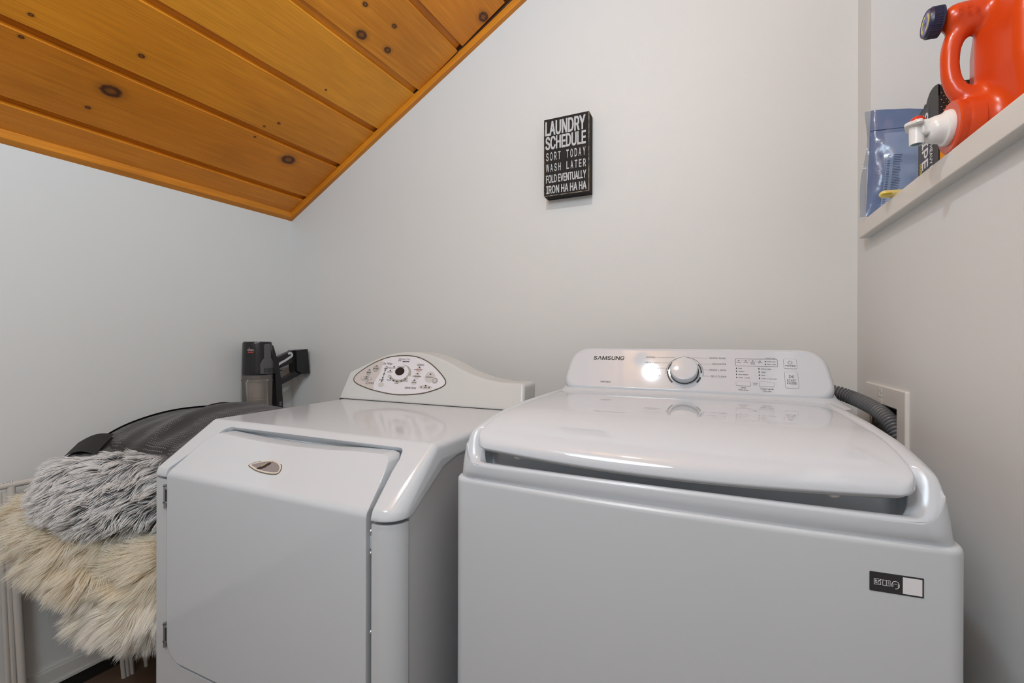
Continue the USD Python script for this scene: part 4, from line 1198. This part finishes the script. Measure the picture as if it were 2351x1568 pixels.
# ---------------------------------------------------------------- duster carton
cx0_, cx1_, cy0_, cy1_, cz1_ = 0.3850, 0.500, 1.076, 1.163, 1.562
ct = thing('duster_carton', 'open black carton of dusters with large white letters behind the orange bottle', 'box', ((cx0_ + cx1_) / 2, (cy0_ + cy1_) / 2, NZ))
ca2 = box(cx0_, cx1_, cy0_, cy1_, NZ, cz1_) - box(cx0_ + 0.0012, cx1_ - 0.0012, cy0_ + 0.0012, cy1_ - 0.0012, NZ + 0.002, cz1_ + 0.01)
obj('carton_body', ca2, BOXBLACK, ct, False)
# raised lid flaps, torn along the perforation
tear = [(cy1_, cz1_)] + [(cy1_ - t * (cy1_ - cy0_), cz1_ + h) for t, h in ((0.02, 0.003), (0.18, 0.008), (0.24, 0.005), (0.32, 0.012), (0.40, 0.009), (0.48, 0.018), (0.58, 0.024), (0.72, 0.027), (0.86, 0.026), (1.0, 0.022))] + [(cy0_, cz1_)]
obj('torn_flap', frame_(extrude(sg.Polygon([(a_, b_) for a_, b_ in tear]), 0.0012), (cx0_, 0, 0), (0, 1, 0), (0, 0, 1), (1, 0, 0)), BOXBLACK, ct, False)
obj('torn_flap', box(cx0_, cx1_, cy0_, cy0_ + 0.0012, cz1_, cz1_ + 0.020), BOXBLACK, ct, False)
# left face: dark blue panel, lettering turned a quarter, reading downwards
KF = Face((cx0_, cy0_, NZ), (0, 0, -1), (0, -1, 0))     # x runs down, y runs towards the camera
KF.ez = np.array([-1.0, 0, 0])
KF = Face((cx0_ - 0.0002, cy0_, cz1_), (0, 0, -1), (0, -1, 0))


def ktext(s, x, y, h, w, m, bold=True):
    """x: down from the carton's top edge, y: towards the near edge (negative = away)."""
    t = text2(s, h, w, bold)
    v_, f_ = arr(t)
    pts_ = np.column_stack([np.full(len(v_), cx0_ - 0.0004) - v_[:, 2], cy0_ + (-y) - v_[:, 1], cz1_ - x - v_[:, 0]])
    obj('lettering', trimesh.Trimesh(pts_, f_, process=False), m, ct, False)


obj('printed_zone', box(cx0_ - 0.0004, cx0_, cy0_ + 0.040, cy1_, NZ + 0.003, cz1_ + 0.0), BOXNAVY, ct, False)
ktext('SWIPE', 0.008, -0.068, 0.0250, 0.108, PRINTW)
ktext('HEAVY DUTY', 0.080, -0.034, 0.0105, 0.070, PRINTW)
ktext('DUSTERS', 0.100, -0.078, 0.0085, 0.046, PRINTY)
dots = []
for iz in range(23):
    for ix in range(16):
        dots.append(sg.Point(cx0_ + 0.004 + ix * 0.0068 + (0.0034 if iz % 2 else 0), NZ + 0.030 + iz * 0.0064).buffer(0.0009, quad_segs=3))
obj('printed_dots', frame_(extrude(sg.MultiPolygon(dots), 0.0003), (0, cy0_, 0), (1, 0, 0), (0, 0, 1), (0, -1, 0)), BOXORANGE, ct, False, kind='stuff')
obj('printed_band', box(cx0_ + 0.002, cx1_, cy0_ - 0.0004, cy0_, NZ + 0.002, NZ + 0.052), BOXORANGE, ct, False)

# ---------------------------------------------------------------- blue plastic bag standing in the corner of the niche
bag = thing('plastic_bag', 'blue see-through plastic refill bag leaning in the far corner of the ledge', 'bag', (0.40, 1.34, NZ))


def sheet(fn, nu=26, nv=34, thick=0.0):
    """Grid fn(u, v) -> point, closed on the back with thickness along -y if thick."""
    U, V = np.meshgrid(np.linspace(0, 1, nu), np.linspace(0, 1, nv))
    p = np.array([fn(a_, b_) for a_, b_ in zip(U.ravel(), V.ravel())])
    f_ = []
    for j in range(nv - 1):
        for i_ in range(nu - 1):
            a_ = j * nu + i_
            f_ += [(a_, a_ + 1, a_ + nu + 1), (a_, a_ + nu + 1, a_ + nu)]
    return p, np.array(f_)


def bagpt(u, v, side):
    # u 0..1 left to right, v 0..1 bottom to top
    x = 0.3440 + 0.118 * u + 0.012 * v * (1 - 0.6 * u)
    z = NZ + 0.002 + (0.258 - 0.019 * u) * v
    puff = 0.022 * (math.sin(math.pi * min(max(u, 0.0), 1.0)) ** 0.5) * (math.sin(math.pi * min(v * 0.93 + 0.035, 1.0)) ** 0.6)
    n_ = 0.006 * (meshkit.noise(np.array([u * 5, v * 9, 3.0 + side])) - 0.5) * (1 - abs(2 * u - 1) ** 6)
    y = 1.350 - 0.010 * (1 - v) + side * puff + n_
    return (x, y, z)


pf, ffc = sheet(lambda u, v: bagpt(u, v, -1))
pb, _ = sheet(lambda u, v: bagpt(u, v, 1))
obj('front_film', trimesh.Trimesh(pf, ffc, process=False), BAGM, bag, True)
obj('back_film', trimesh.Trimesh(pb, ffc[:, ::-1], process=False), BAGM, bag, True)
p1, f1 = sheet(lambda u, v: tuple(np.array(bagpt(0.22 + 0.78 * u, 0.06 + 0.70 * v, -1)) + (0, -0.0006, 0)))
pan = obj('printed_panel', trimesh.Trimesh(p1, f1, process=False), BAGL, bag, True)
# clear welded edge along the left side and the foot
p2_, f2_ = sheet(lambda u, v: (bagpt(0, v, -1)[0] - 0.010 * (1 - u) - 0.004 * math.sin(v * 7) * (1 - u), 1.345 - 0.004 * math.sin(v * 11 + u), bagpt(0, v, -1)[2]), 5, 34)
obj('clear_edge', trimesh.Trimesh(p2_, f2_, process=False), BAGF, bag, True)
p3_, f3_ = sheet(lambda u, v: tuple(np.array(bagpt(u, 0.80 + 0.20 * v, -1)) + (0, -0.0012 - 0.0012 * math.sin(u * 5 + 1) ** 2, 0)), 26, 6)
obj('top_fold', trimesh.Trimesh(p3_, f3_, process=False), BAGM, bag, True)
# block of small print: rows too fine to read
rows = []
rng = random.Random(4)
for c0_, c1_, n_ in ((0.20, 0.215, 26), (0.235, 0.28, 30), (0.33, 0.47, 30)):
    for k_ in range(n_):
        v0 = 0.10 + 0.45 * k_ / n_
        u1 = c1_ - (0.03 * rng.random() if c1_ > 0.3 else 0)
        a_, b_, c_, d_ = (np.array(bagpt(uu + 0.10 * (v_ - 0.10), v_, -1)) + (0, -0.0012, 0) for uu, v_ in ((c0_, v0), (u1, v0), (u1, v0 + 0.0035), (c0_, v0 + 0.0035)))
        rows.append(trimesh.Trimesh([a_, b_, c_, d_], [(0, 1, 2), (0, 2, 3)], process=False))
obj('small_print', cat_(*rows), BAGINK, bag, False, kind='stuff')

# yellow handle end sticking out over the ledge
yh = thing('yellow_handle', 'small yellow plastic handle end poking over the ledge by the blue bag', 'handle', (0.345, 1.185, NZ))
obj('grip_end', M3.batch_hull([M3.sphere(0.0085, 28).scale((1.2, 1.4, 0.9)).translate((0.3345, 1.1760, NZ + 0.0076)), M3.sphere(0.0085, 28).scale((1, 1, 0.9)).translate((0.400, 1.19, NZ + 0.0076))]), YEL, yh)
obj('thumb_dent', M3.sphere(0.006, 20).scale((1.5, 1.2, 0.3)).translate((0.3345, 1.1660, NZ + 0.0056)), PRINTY, yh)

# ---------------------------------------------------------------- folding rack at the left
rk = thing('drying_rack', 'white enamelled tube rack by the left wall under the fluffy covers', 'clothes rack', (-1.52, 0.9, 0))
RXL = -1.812


def rx(y):
    return RXL + (y - 0.55) * math.tan(TH)


obj('rail', tube([(rx(0.549), 0.549, 0.6935), (rx(1.30), 1.30, 0.6935)], 0.0085, 16), RACKM, rk)
for k_ in range(4):
    yy = 0.556 + 0.006 * k_
    obj('rail_fitting', M3.sphere(0.0030, 12).translate((rx(yy), yy, 0.7025)), RACKFIT, rk)
obj('leg', tube([(rx(0.572), 0.572, 0.69), (rx(0.598), 0.601, 0.0)], 0.0098, 14), RACKM, rk)
obj('leg', tube([(rx(0.562) - 0.004, 0.5615, 0.675), (rx(0.58) - 0.004, 0.585, 0.0)], 0.0055, 12), RACKM, rk)
obj('leg', tube([(rx(0.556) - 0.008, 0.5525, 0.675), (rx(0.57) - 0.008, 0.575, 0.0)], 0.0055, 12), RACKM, rk)
obj('crossbar', tube([(rx(0.57), 0.570, 0.612), (rx(1.2), 1.20, 0.612)], 0.004, 10), RACKM, rk)
obj('crossbar', tube([(rx(0.57) - 0.01, 0.5525, 0.672), (rx(0.6) - 0.01, 0.566, 0.672)], 0.005, 10), RACKM, rk)
for yy, xx, r in ((0.813, -1.752, 0.0068), (0.823, -1.750, 0.0062), (0.834, -1.748, 0.0062), (0.873, -1.746, 0.0062)):
    obj('leg', tube([(xx, yy - 0.045, 0.596), (xx, yy, 0.0)], r, 12), RACKM, rk)
obj('rail', tube([(-1.215, 0.80, 0.590), (-1.215, 1.36, 0.590)], 0.0085, 14), RACKM, rk)
for k_ in range(9):
    yy = 0.82 + 0.062 * k_
    obj('crossbar', tube([(-1.215, yy, 0.590), (-1.75, yy, 0.590), (rx(yy), yy, 0.612)], 0.004, 10), RACKM, rk)
obj('leg', tube([(-1.215, 0.86, 0.590), (-1.215, 0.84, 0.0)], 0.007, 12), RACKM, rk)
obj('leg', tube([(-1.215, 1.30, 0.590), (-1.215, 1.32, 0.0)], 0.007, 12), RACKM, rk)
obj('leg', tube([(rx(1.25), 1.25, 0.69), (rx(1.25), 1.27, 0.0)], 0.0085, 12), RACKM, rk)


# ---------------------------------------------------------------- fur
def fur(name, parent, mat_, pts, nrm_, dirs, length, width, seed, n=7, droop=0.35, curl=0.25, clump=0.0, mix=0.55, lock=0.0, per=26, wave=0.0):
    rg = np.random.default_rng(seed)
    loc = LOC.get('/'.join(path_of(parent).split('/')[:3]), np.zeros(3))
    N = len(pts)
    L = length * rg.uniform(0.65, 1.15, (N, 1))
    jit = rg.normal(0, curl, (N, 3))
    # neighbouring strands lean the same way
    cl = np.stack([meshkit.noise(pts * 28 + 7.1 * k_, seed + k_) - 0.5 for k_ in range(3)], 1) * clump
    d0 = nrm_ * (1 - mix) + dirs * mix + 0.5 * jit + cl
    d0 /= np.linalg.norm(d0, axis=1, keepdims=True)
    d1 = dirs + 0.25 * nrm_ + jit + 1.6 * cl + np.array([0, 0, -droop])
    d1 /= np.linalg.norm(d1, axis=1, keepdims=True)
    P = np.empty((N, n, 3))
    P[:, 0] = pts
    for i_ in range(1, n):
        t = (i_ - 0.5) / (n - 1)
        d = d0 * (1 - t) + d1 * t
        d /= np.linalg.norm(d, axis=1, keepdims=True)
        P[:, i_] = P[:, i_ - 1] + d * L / (n - 1)
    if wave:
        ph_ = rg.uniform(0, 6.28, (N, 1))
        side = np.cross(d0, rg.normal(0, 1, (N, 3)))
        side /= np.linalg.norm(side, axis=1, keepdims=True)
        for i_ in range(1, n):
            t = i_ / (n - 1)
            P[:, i_] += side * (wave * t * np.sin(ph_ + 5.0 * t))
    if lock:
        from scipy.spatial import cKDTree
        heads = rg.choice(N, max(N // per, 1), replace=False)
        own = heads[cKDTree(pts[heads]).query(pts)[1]]
        for i_ in range(1, n):
            t = i_ / (n - 1)
            w = lock * t ** 0.8 * (1 - 0.25 * t)
            P[:, i_] = P[:, i_] * (1 - w) + (P[own, i_] + 0.35 * (P[:, 0] - P[own, 0])) * w
    W_t = np.interp(np.linspace(0, 1, n), [0, 0.3, 0.75, 1.0], [0.8, 1.0, 0.85, 0.18])
    Wd = (width * rg.uniform(0.7, 1.3, (N, 1))) * W_t
    pp = path_of(parent)
    c = UsdGeom.BasisCurves.Define(stage, pp + '/' + numbered(pp, name))
    c.CreateTypeAttr('linear')
    c.CreateCurveVertexCountsAttr(Vt.IntArray.FromNumpy(np.full(N, n, np.int32)))
    c.CreatePointsAttr(Vt.Vec3fArray.FromNumpy((P - loc).reshape(-1, 3).astype(np.float32)))
    c.CreateWidthsAttr(Vt.FloatArray.FromNumpy(Wd.reshape(-1).astype(np.float32)))
    c.SetWidthsInterpolation('vertex')
    UsdGeom.PrimvarsAPI(c).CreatePrimvar('tipness', Sdf.ValueTypeNames.FloatArray, 'vertex').Set(Vt.FloatArray.FromNumpy(np.tile(np.linspace(0, 1, n), N).astype(np.float32)))
    UsdShade.MaterialBindingAPI.Apply(c.GetPrim()).Bind(mat_)
    return tag(c.GetPrim(), kind='stuff')


def scatter(m, n, seed, keep=None):
    p, fi = trimesh.sample.sample_surface(m, n, seed=seed)
    nn = m.face_normals[fi]
    if keep is not None:
        k_ = keep(p, nn)
        p, nn = p[k_], nn[k_]
    return np.array(p), np.array(nn)


# round fluffy pet bed
BC, BAX, BAY, BR = np.array([-1.487, 0.985, 0.700]), 0.185, 0.345, 0.098
bed = thing('pet_bed', 'round shaggy grey and white pet bed lying on the rack beside the dryer', 'pet bed', (BC[0], BC[1], 0.59))
rings = []
for t in np.linspace(0, 2 * math.pi, 72, endpoint=False):
    c, s = math.cos(t), math.sin(t)
    ex, ey = math.copysign(abs(c) ** 0.8, c), math.copysign(abs(s) ** 0.8, s)
    lump = 1 + 0.07 * math.sin(3 * t + 0.6) + 0.05 * math.sin(5 * t)
    uu = np.linspace(0, 2 * math.pi, 28, endpoint=False)
    rr_ = BR * lump
    rings.append(np.column_stack([BC[0] + BAX * ex + rr_ * np.cos(uu) * c, BC[1] + BAY * ey + rr_ * np.cos(uu) * s, BC[2] + rr_ * np.sin(uu)]))
torus = loft(rings, closed=True)
cush = M3.sphere(1.0, 48).scale((BAX + 0.03, BAY + 0.03, 0.075)).translate((BC[0], BC[1], BC[2] - 0.012))
bolster = obj('bolster', torus, BEDBASE, bed, True)
obj('cushion', cush, BEDBASE, bed, True)
tor = trimesh.Trimesh(torus.vertices, torus.faces, process=False)
if tor.volume < 0:
    tor.invert()
JQ = sg.Polygon([(-1.655, 0.640), (-1.585, 0.590), (-1.50, 0.62), (-1.42, 0.70), (-1.25, 0.72), (-1.19, 1.25), (-1.70, 1.26), (-1.76, 0.95), (-1.69, 0.75)])
keepf = lambda p, nn: ~((p[:, 0] > -1.23) & (p[:, 1] > 0.80)) & (nn[:, 2] > -0.75) & ~(shapely.contains_xy(JQ, p[:, 0], p[:, 1]) & (p[:, 2] > BC[2]))
p, nn = scatter(tor, 46000, 11, keepf)
out = p - BC
out[:, 2] *= 0.4
out[:, 0] /= 0.62
out /= np.linalg.norm(out, axis=1, keepdims=True)
near = np.clip((p[:, 1:2] - 0.55) / 0.5, 0, 1)
dirs = out * 1.0 + np.array([-0.35, -0.25, -0.12])
dirs = dirs - nn * np.sum(dirs * nn, 1, keepdims=True) * 0.6
dirs /= np.linalg.norm(dirs, axis=1, keepdims=True)
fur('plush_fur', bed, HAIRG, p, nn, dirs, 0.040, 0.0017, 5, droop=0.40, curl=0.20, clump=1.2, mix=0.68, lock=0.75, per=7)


def blob(balls, links):
    ms = []
    for a_, b_ in links:
        (pa, ra), (pb_, rb_) = balls[a_], balls[b_]
        ms.append(M3.batch_hull([M3.sphere(ra, 20).translate(pa), M3.sphere(rb_, 20).translate(pb_)]))
    m = M3.batch_boolean(ms, mf.OpType.Add).refine_to_length(0.014)
    v_, f_, _ = meshkit.arrays(m)
    t_ = trimesh.Trimesh(v_, f_, process=True)
    trimesh.smoothing.filter_taubin(t_, iterations=12)
    return t_


# first sheepskin: hangs over the near end of the rack under the bed
r1 = thing('sheepskin_rug', 'cream long-haired sheepskin rug hanging over the near end of the rack', 'rug', (-1.56, 0.56, 0.6))
b1_ = blob([((-1.70, 0.585, 0.625), 0.035), ((-1.60, 0.575, 0.600), 0.045), ((-1.48, 0.590, 0.570), 0.045), ((-1.405, 0.585, 0.520), 0.032), ((-1.57, 0.570, 0.550), 0.035), ((-1.50, 0.72, 0.585), 0.03), ((-1.70, 0.70, 0.600), 0.025), ((-1.30, 0.70, 0.59), 0.03)],
           [(0, 1), (1, 2), (2, 3), (1, 4), (4, 3), (2, 5), (0, 6), (5, 6), (5, 7), (2, 7)])
hide1 = obj('hide', b1_, RUGBASE, r1, True)
p, nn = scatter(b1_, 26000, 21, lambda p, nn: (p[:, 1] < 0.70))
ctr = np.array([-1.42, 0.62, 0.70])
dirs = p - ctr
dirs[:, 1] = -0.10
dirs /= np.linalg.norm(dirs, axis=1, keepdims=True)
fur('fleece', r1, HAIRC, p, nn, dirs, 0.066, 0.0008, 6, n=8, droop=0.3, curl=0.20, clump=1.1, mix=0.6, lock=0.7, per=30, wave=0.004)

# second sheepskin: heaped lower down against the dryer
r2 = thing('sheepskin_rug', 'ivory long-haired sheepskin rug heaped low against the dryer side', 'rug', (-1.30, 0.62, 0.45))
b2_ = blob([((-1.365, 0.640, 0.545), 0.048), ((-1.265, 0.680, 0.545), 0.050), ((-1.385, 0.615, 0.445), 0.045), ((-1.295, 0.640, 0.440), 0.050), ((-1.235, 0.665, 0.435), 0.035), ((-1.30, 0.76, 0.545), 0.040)],
           [(0, 1), (0, 2), (1, 3), (2, 3), (3, 4), (1, 4), (0, 3), (1, 5), (0, 5)])
hide2 = obj('hide', b2_, RUGBASE, r2, True)
p, nn = scatter(b2_, 32000, 22, lambda p, nn: (nn[:, 1] < 0.6) & (p[:, 0] < -1.19))
ctr = np.array([-1.215, 0.66, 0.560])
dirs = p - ctr
dirs[:, 1] = -0.06
dirs[:, 2] -= 0.02
dirs /= np.linalg.norm(dirs, axis=1, keepdims=True)
lowr = p[:, 2] < 0.50
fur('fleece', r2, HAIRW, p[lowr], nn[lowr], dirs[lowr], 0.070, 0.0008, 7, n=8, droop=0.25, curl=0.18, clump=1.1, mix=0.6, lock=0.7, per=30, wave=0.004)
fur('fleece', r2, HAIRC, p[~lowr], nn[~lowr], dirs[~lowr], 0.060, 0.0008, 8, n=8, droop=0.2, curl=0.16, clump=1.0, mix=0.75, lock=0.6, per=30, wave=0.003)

# ---------------------------------------------------------------- black mesh jersey thrown over the bed
jy = thing('mesh_jersey', 'black perforated sports jersey spread over the shaggy grey pet bed', 'shirt', (-1.5, 0.95, 0.8))
JC = np.array([[-1.590, 0.640, 0.800], [-1.250, 0.690, 0.800], [-1.215, 1.22, 0.830], [-1.690, 1.235, 0.835]])


def jersey(u, v, lift=0.0):
    """u across from the wall side (0) to the dryer side (1); v from the near hem (0) to the far end (1)."""
    a_, b_, c_, d_ = JC
    p_ = (1 - u) * (1 - v) * a_ + u * (1 - v) * b_ + u * v * c_ + (1 - u) * v * d_
    bul = 4 * v * (1 - v)
    p_ = p_ + np.array([-0.13 * bul * (1 - u) ** 1.5, 0, 0])
    crown = math.sin(math.pi * min(max(v, 0), 1)) ** 0.8
    p_[2] += 0.062 * crown * (math.sin(math.pi * (0.12 + 0.76 * (1 - u))) ** 0.9) * (0.75 + 0.5 * v) - 0.012 * (1 - crown)
    # long folds running away from the camera
    fold_ = math.sin(u * 15 + 2.2 * math.sin(v * 2.6)) * 0.0055 * (0.5 + u) + 0.003 * math.sin(u * 31 + v * 3)
    p_[2] += fold_ * min(1.0, 4 * v * (1 - v) + 0.35)
    p_[2] += 0.010 * (meshkit.noise(np.array([u * 4, v * 5, 1.7])) - 0.5)
    if v < 0.10:
        p_[2] -= (0.10 - v) * 0.35
        p_[1] -= (0.10 - v) * 0.15
    return (p_[0], p_[1], p_[2] + lift)


nu_, nv_ = 60, 80
pj, fj = sheet(lambda u, v: jersey(u, v), nu_, nv_)
U, V = np.meshgrid(np.linspace(0, 1, nu_), np.linspace(0, 1, nv_))
uvj = np.column_stack([U.ravel() * 0.50 / 0.0085, V.ravel() * 0.62 / 0.0085])
pj2 = pj - np.array([0, 0, 0.004])
obj('cloth', trimesh.Trimesh(pj, fj, process=False), JERSEY, jy, True, uv=uvj)
# plain turned edge along the wall side, and the ribbed sleeve end at the near corner
edge = []
for v in np.linspace(0.02, 0.98, 60):
    edge.append(jersey(0.0, v, -0.002))
obj('side_band', cat_(trimesh.Trimesh(*sheet(lambda u, v: tuple(np.array(jersey(0.0, 0.02 + 0.96 * v)) + np.array([-0.022 * u, 0, 0.006 - 0.030 * u * u - 0.006 * u])), 6, 50), process=False)), CUFF, jy, True)
obj('hem_roll', tube(spline([(-1.690, 1.00, 0.845), (-1.700, 1.08, 0.858), (-1.685, 1.16, 0.846), (-1.65, 1.22, 0.828), (-1.60, 1.28, 0.810)], 30), np.interp(np.linspace(0, 1, 30), [0, 0.3, 0.8, 1], [0.004, 0.013, 0.011, 0.006]), 14), CUFF, jy, True)
sl0 = np.array(jersey(0.0, 0.0))
cufp = []


def cuff(u, v):
    a_ = np.array([-1.6480, 0.6550, 0.8120]) * (1 - v) + np.array([-1.5900, 0.6010, 0.7900]) * v
    b_ = np.array([-1.5950, 0.7150, 0.8300]) * (1 - v) + np.array([-1.4950, 0.6280, 0.8000]) * v
    q_ = a_ * (1 - u) + b_ * u
    q_[2] += 0.012 * math.sin(math.pi * u)
    return tuple(q_)


pc, fc = sheet(cuff, 14, 12)
pc2 = pc - np.array([0, 0, 0.010])
obj('sleeve_cuff', cat_(trimesh.Trimesh(pc, fc, process=False), trimesh.Trimesh(pc2, fc[:, ::-1], process=False)), CUFF, jy, True)

# ---------------------------------------------------------------- cordless vacuum standing by the left wall
VX, VY, VR = -1.735, 1.268, 0.0550
vc = thing('stick_vacuum', 'black cordless stick vacuum with a clear dust bin in the left corner', 'vacuum cleaner', (VX, VY, 0))
DV_ = np.array([0.10, 0.995, 0.0])        # the handle points towards the back wall
SD = np.array([0.995, -0.10, 0.0])        # sideways, away from the left wall


def vp(a_, z, s=0.0):
    """a: along the handle direction from the bin's axis; s: sideways."""
    return np.array([VX, VY, 0]) + DV_ * a_ + SD * s + np.array([0, 0, z])


mb = obj('motor_body', lathe([(0, 0.962), (0.0565, 0.962), (0.0575, 0.975), (0.0560, 1.050), (0.0545, 1.092), (0.0520, 1.0985), (0.0490, 1.1000), (0, 1.1000)], (VX, VY, 0), (0, 0, 1), 48), VBLACK, vc, 35)
# grey fairing: bottle shaped, facing the room
fpoly_ = sg.Polygon([(-0.010, 0.968), (-0.011, 1.005), (-0.004, 1.022), (0.004, 1.032), (0.0045, 1.085), (0.0085, 1.0905), (0.030, 1.0905), (0.034, 1.086), (0.036, 1.032), (0.046, 1.022), (0.055, 1.010), (0.056, 0.968)]).buffer(-0.002).buffer(0.002)
fair = frame_(extrude(fpoly_, 0.075), vp(-0.010, 0.0, 0.0), DV_, (0, 0, 1), SD)
gr = fair ^ lathe([(0, 0.96), (0.0605, 0.96), (0.0600, 1.02), (0.0575, 1.095), (0, 1.095)], (VX, VY, 0), (0, 0, 1), 48)
slots = []
fg_ = obj('motor_fairing', gr, VGREY, vc, 35)
for k_ in range(9):
    aa = math.radians(-4 + k_ * 8.5)
    d_ = SD * math.cos(aa) + DV_ * math.sin(aa)
    q_ = np.array([VX, VY, 0]) + d_ * 0.0590
    obj('vent_slot', box(-0.0016, 0.0016, -0.0025, 0.0025, 0.972, 0.991).rotate((0, 0, math.degrees(math.atan2(d_[1], d_[0])) - 90)).translate(tuple(q_)), INK, fg_, False)
obj('bin_collar', lathe([(0.050, 0.936), (0.0590, 0.936), (0.0590, 0.942), (0.0575, 0.945), (0.0575, 0.9625), (0.050, 0.9625)], (VX, VY, 0), (0, 0, 1), 48), VBIN, vc, 35)
obj('filter_ring', lathe([(0, 0.944), (0.054, 0.944), (0.054, 0.9615), (0, 0.9615)], (VX, VY, 0), (0, 0, 1), 40), VBLACK, vc, 35)
obj('dust_bin', lathe([(0.0535, 0.815), (0.0555, 0.815), (0.0575, 0.937), (0.0555, 0.937)], (VX, VY, 0), (0, 0, 1), 48), VBIN, vc, 35)
obj('bin_floor', lathe([(0, 0.806), (0.054, 0.806), (0.0560, 0.812), (0.0560, 0.818), (0, 0.818)], (VX, VY, 0), (0, 0, 1), 48), VBLACK, vc, 35)
obj('filter', lathe([(0, 0.858), (0.040, 0.858), (0.040, 0.864), (0.026, 0.868), (0.024, 0.944), (0, 0.944)], (VX, VY, 0), (0, 0, 1), 36), VINNER, vc, 35)
obj('inlet_tube', cyl(vp(-0.010, 0.818, -0.025), vp(-0.010, 0.935, -0.025), 0.014), VINNER, vc)


def loop_part(poly, s0, s1, name, m, parent=vc, r=0.0025):
    mm_ = extrude(poly.buffer(-r).buffer(r), s1 - s0)
    return obj(name, frame_(mm_, vp(0, 0, s0), DV_, (0, 0, 1), SD), m, parent, 30)


# spine with the handle loop, seen from the side (a, z)
sp_ = sg.Polygon([(0.045, 1.086), (0.0585, 1.0845), (0.063, 1.072), (0.073, 1.038), (0.0805, 1.0300), (0.0960, 0.9300), (0.0985, 0.9150), (0.1060, 0.790), (0.0780, 0.790), (0.0680, 0.9630), (0.0550, 0.9700)])
loop_part(sp_, -0.016, 0.016, 'spine', VDARK)
hl = sg.Polygon([(0.0785, 1.0300), (0.140, 1.0565), (0.152, 1.0610), (0.214, 1.0655), (0.2245, 0.9570), (0.1960, 0.9535), (0.098, 0.9130), (0.092, 0.9350)])
hi = sg.Polygon([(0.0835, 0.9960), (0.108, 0.9900), (0.150, 1.0065), (0.1540, 0.9615), (0.104, 0.9340), (0.088, 0.9400)]).buffer(-0.002).buffer(0.002)
loop_part(hl.difference(hi), -0.014, 0.014, 'handle_loop', VDARK)
bt = loop_part(sg.Polygon([(0.158, 1.0620), (0.2140, 1.0660), (0.2250, 0.9560), (0.1945, 0.9530), (0.1620, 0.9700)]), -0.030, 0.030, 'battery_pack', VBLACK)
loop_part(sg.Polygon([(0.186, 1.056), (0.190, 1.056), (0.199, 0.962), (0.195, 0.962)]), 0.030, 0.0335, 'battery_rib', VGREY, bt)
wl = spline([(0.088, 0.938), (0.081, 0.955), (0.0785, 0.985), (0.085, 1.0005), (0.108, 1.014), (0.136, 1.0300), (0.147, 1.040), (0.142, 1.0485), (0.132, 1.0475)], 50)
wb = sg.LineString(wl).buffer(0.0048)
loop_part(wb, 0.0138, 0.0158, 'silver_inlay', VWHITE, vc, 0.0)
loop_part(sg.Polygon([(0.0860, 0.9800), (0.100, 0.9905), (0.1060, 0.9905), (0.1085, 0.9760), (0.1035, 0.9700), (0.100, 0.9760)]), -0.008, 0.012, 'trigger', VGREY)
loop_part(rect(0.0865, 0.0975, 0.8190, 0.8405, 0.004), 0.0158, 0.0172, 'release_button', VGREY, vc, 0.0)
# logo on the motor body, wrapped towards the camera
ld = -0.80 * DV_ + 0.60 * SD
ld /= np.linalg.norm(ld)
le = np.array([-ld[1], ld[0], 0.0])
LF = Face(np.array([VX, VY, 0]) + ld * 0.0571 + np.array([0, 0, 1.0605]), le, (0, 0, 1))
obj('logo', LF.flat(sg.Polygon([(-0.011, 0.0105), (-0.0025, 0.0105), (-0.007, 0.0180)]), 0.0006, 0.0), VRED, vc, False)
obj('logo', LF.flat(rect(-0.0125, 0.0095, -0.0065, -0.0010), 0.0006, 0.0), VRED, vc, False)
obj('brand_lettering', LF.text('BISSELL', -0.0135, 0.0030, 0.0050, 0.0255, True, 0, 'l', 0.0003), VWHITE, vc, False)
# wand and floor head below, standing on the floor
obj('wand', cyl(vp(0.086, 0.07), vp(0.092, 0.80), 0.016), VGREY, vc)
obj('floor_head', rbox(VX - 0.045, VX + 0.20, VY + 0.04, VY + 0.14, 0.0, 0.065, 0.02, 12), VBLACK, vc)
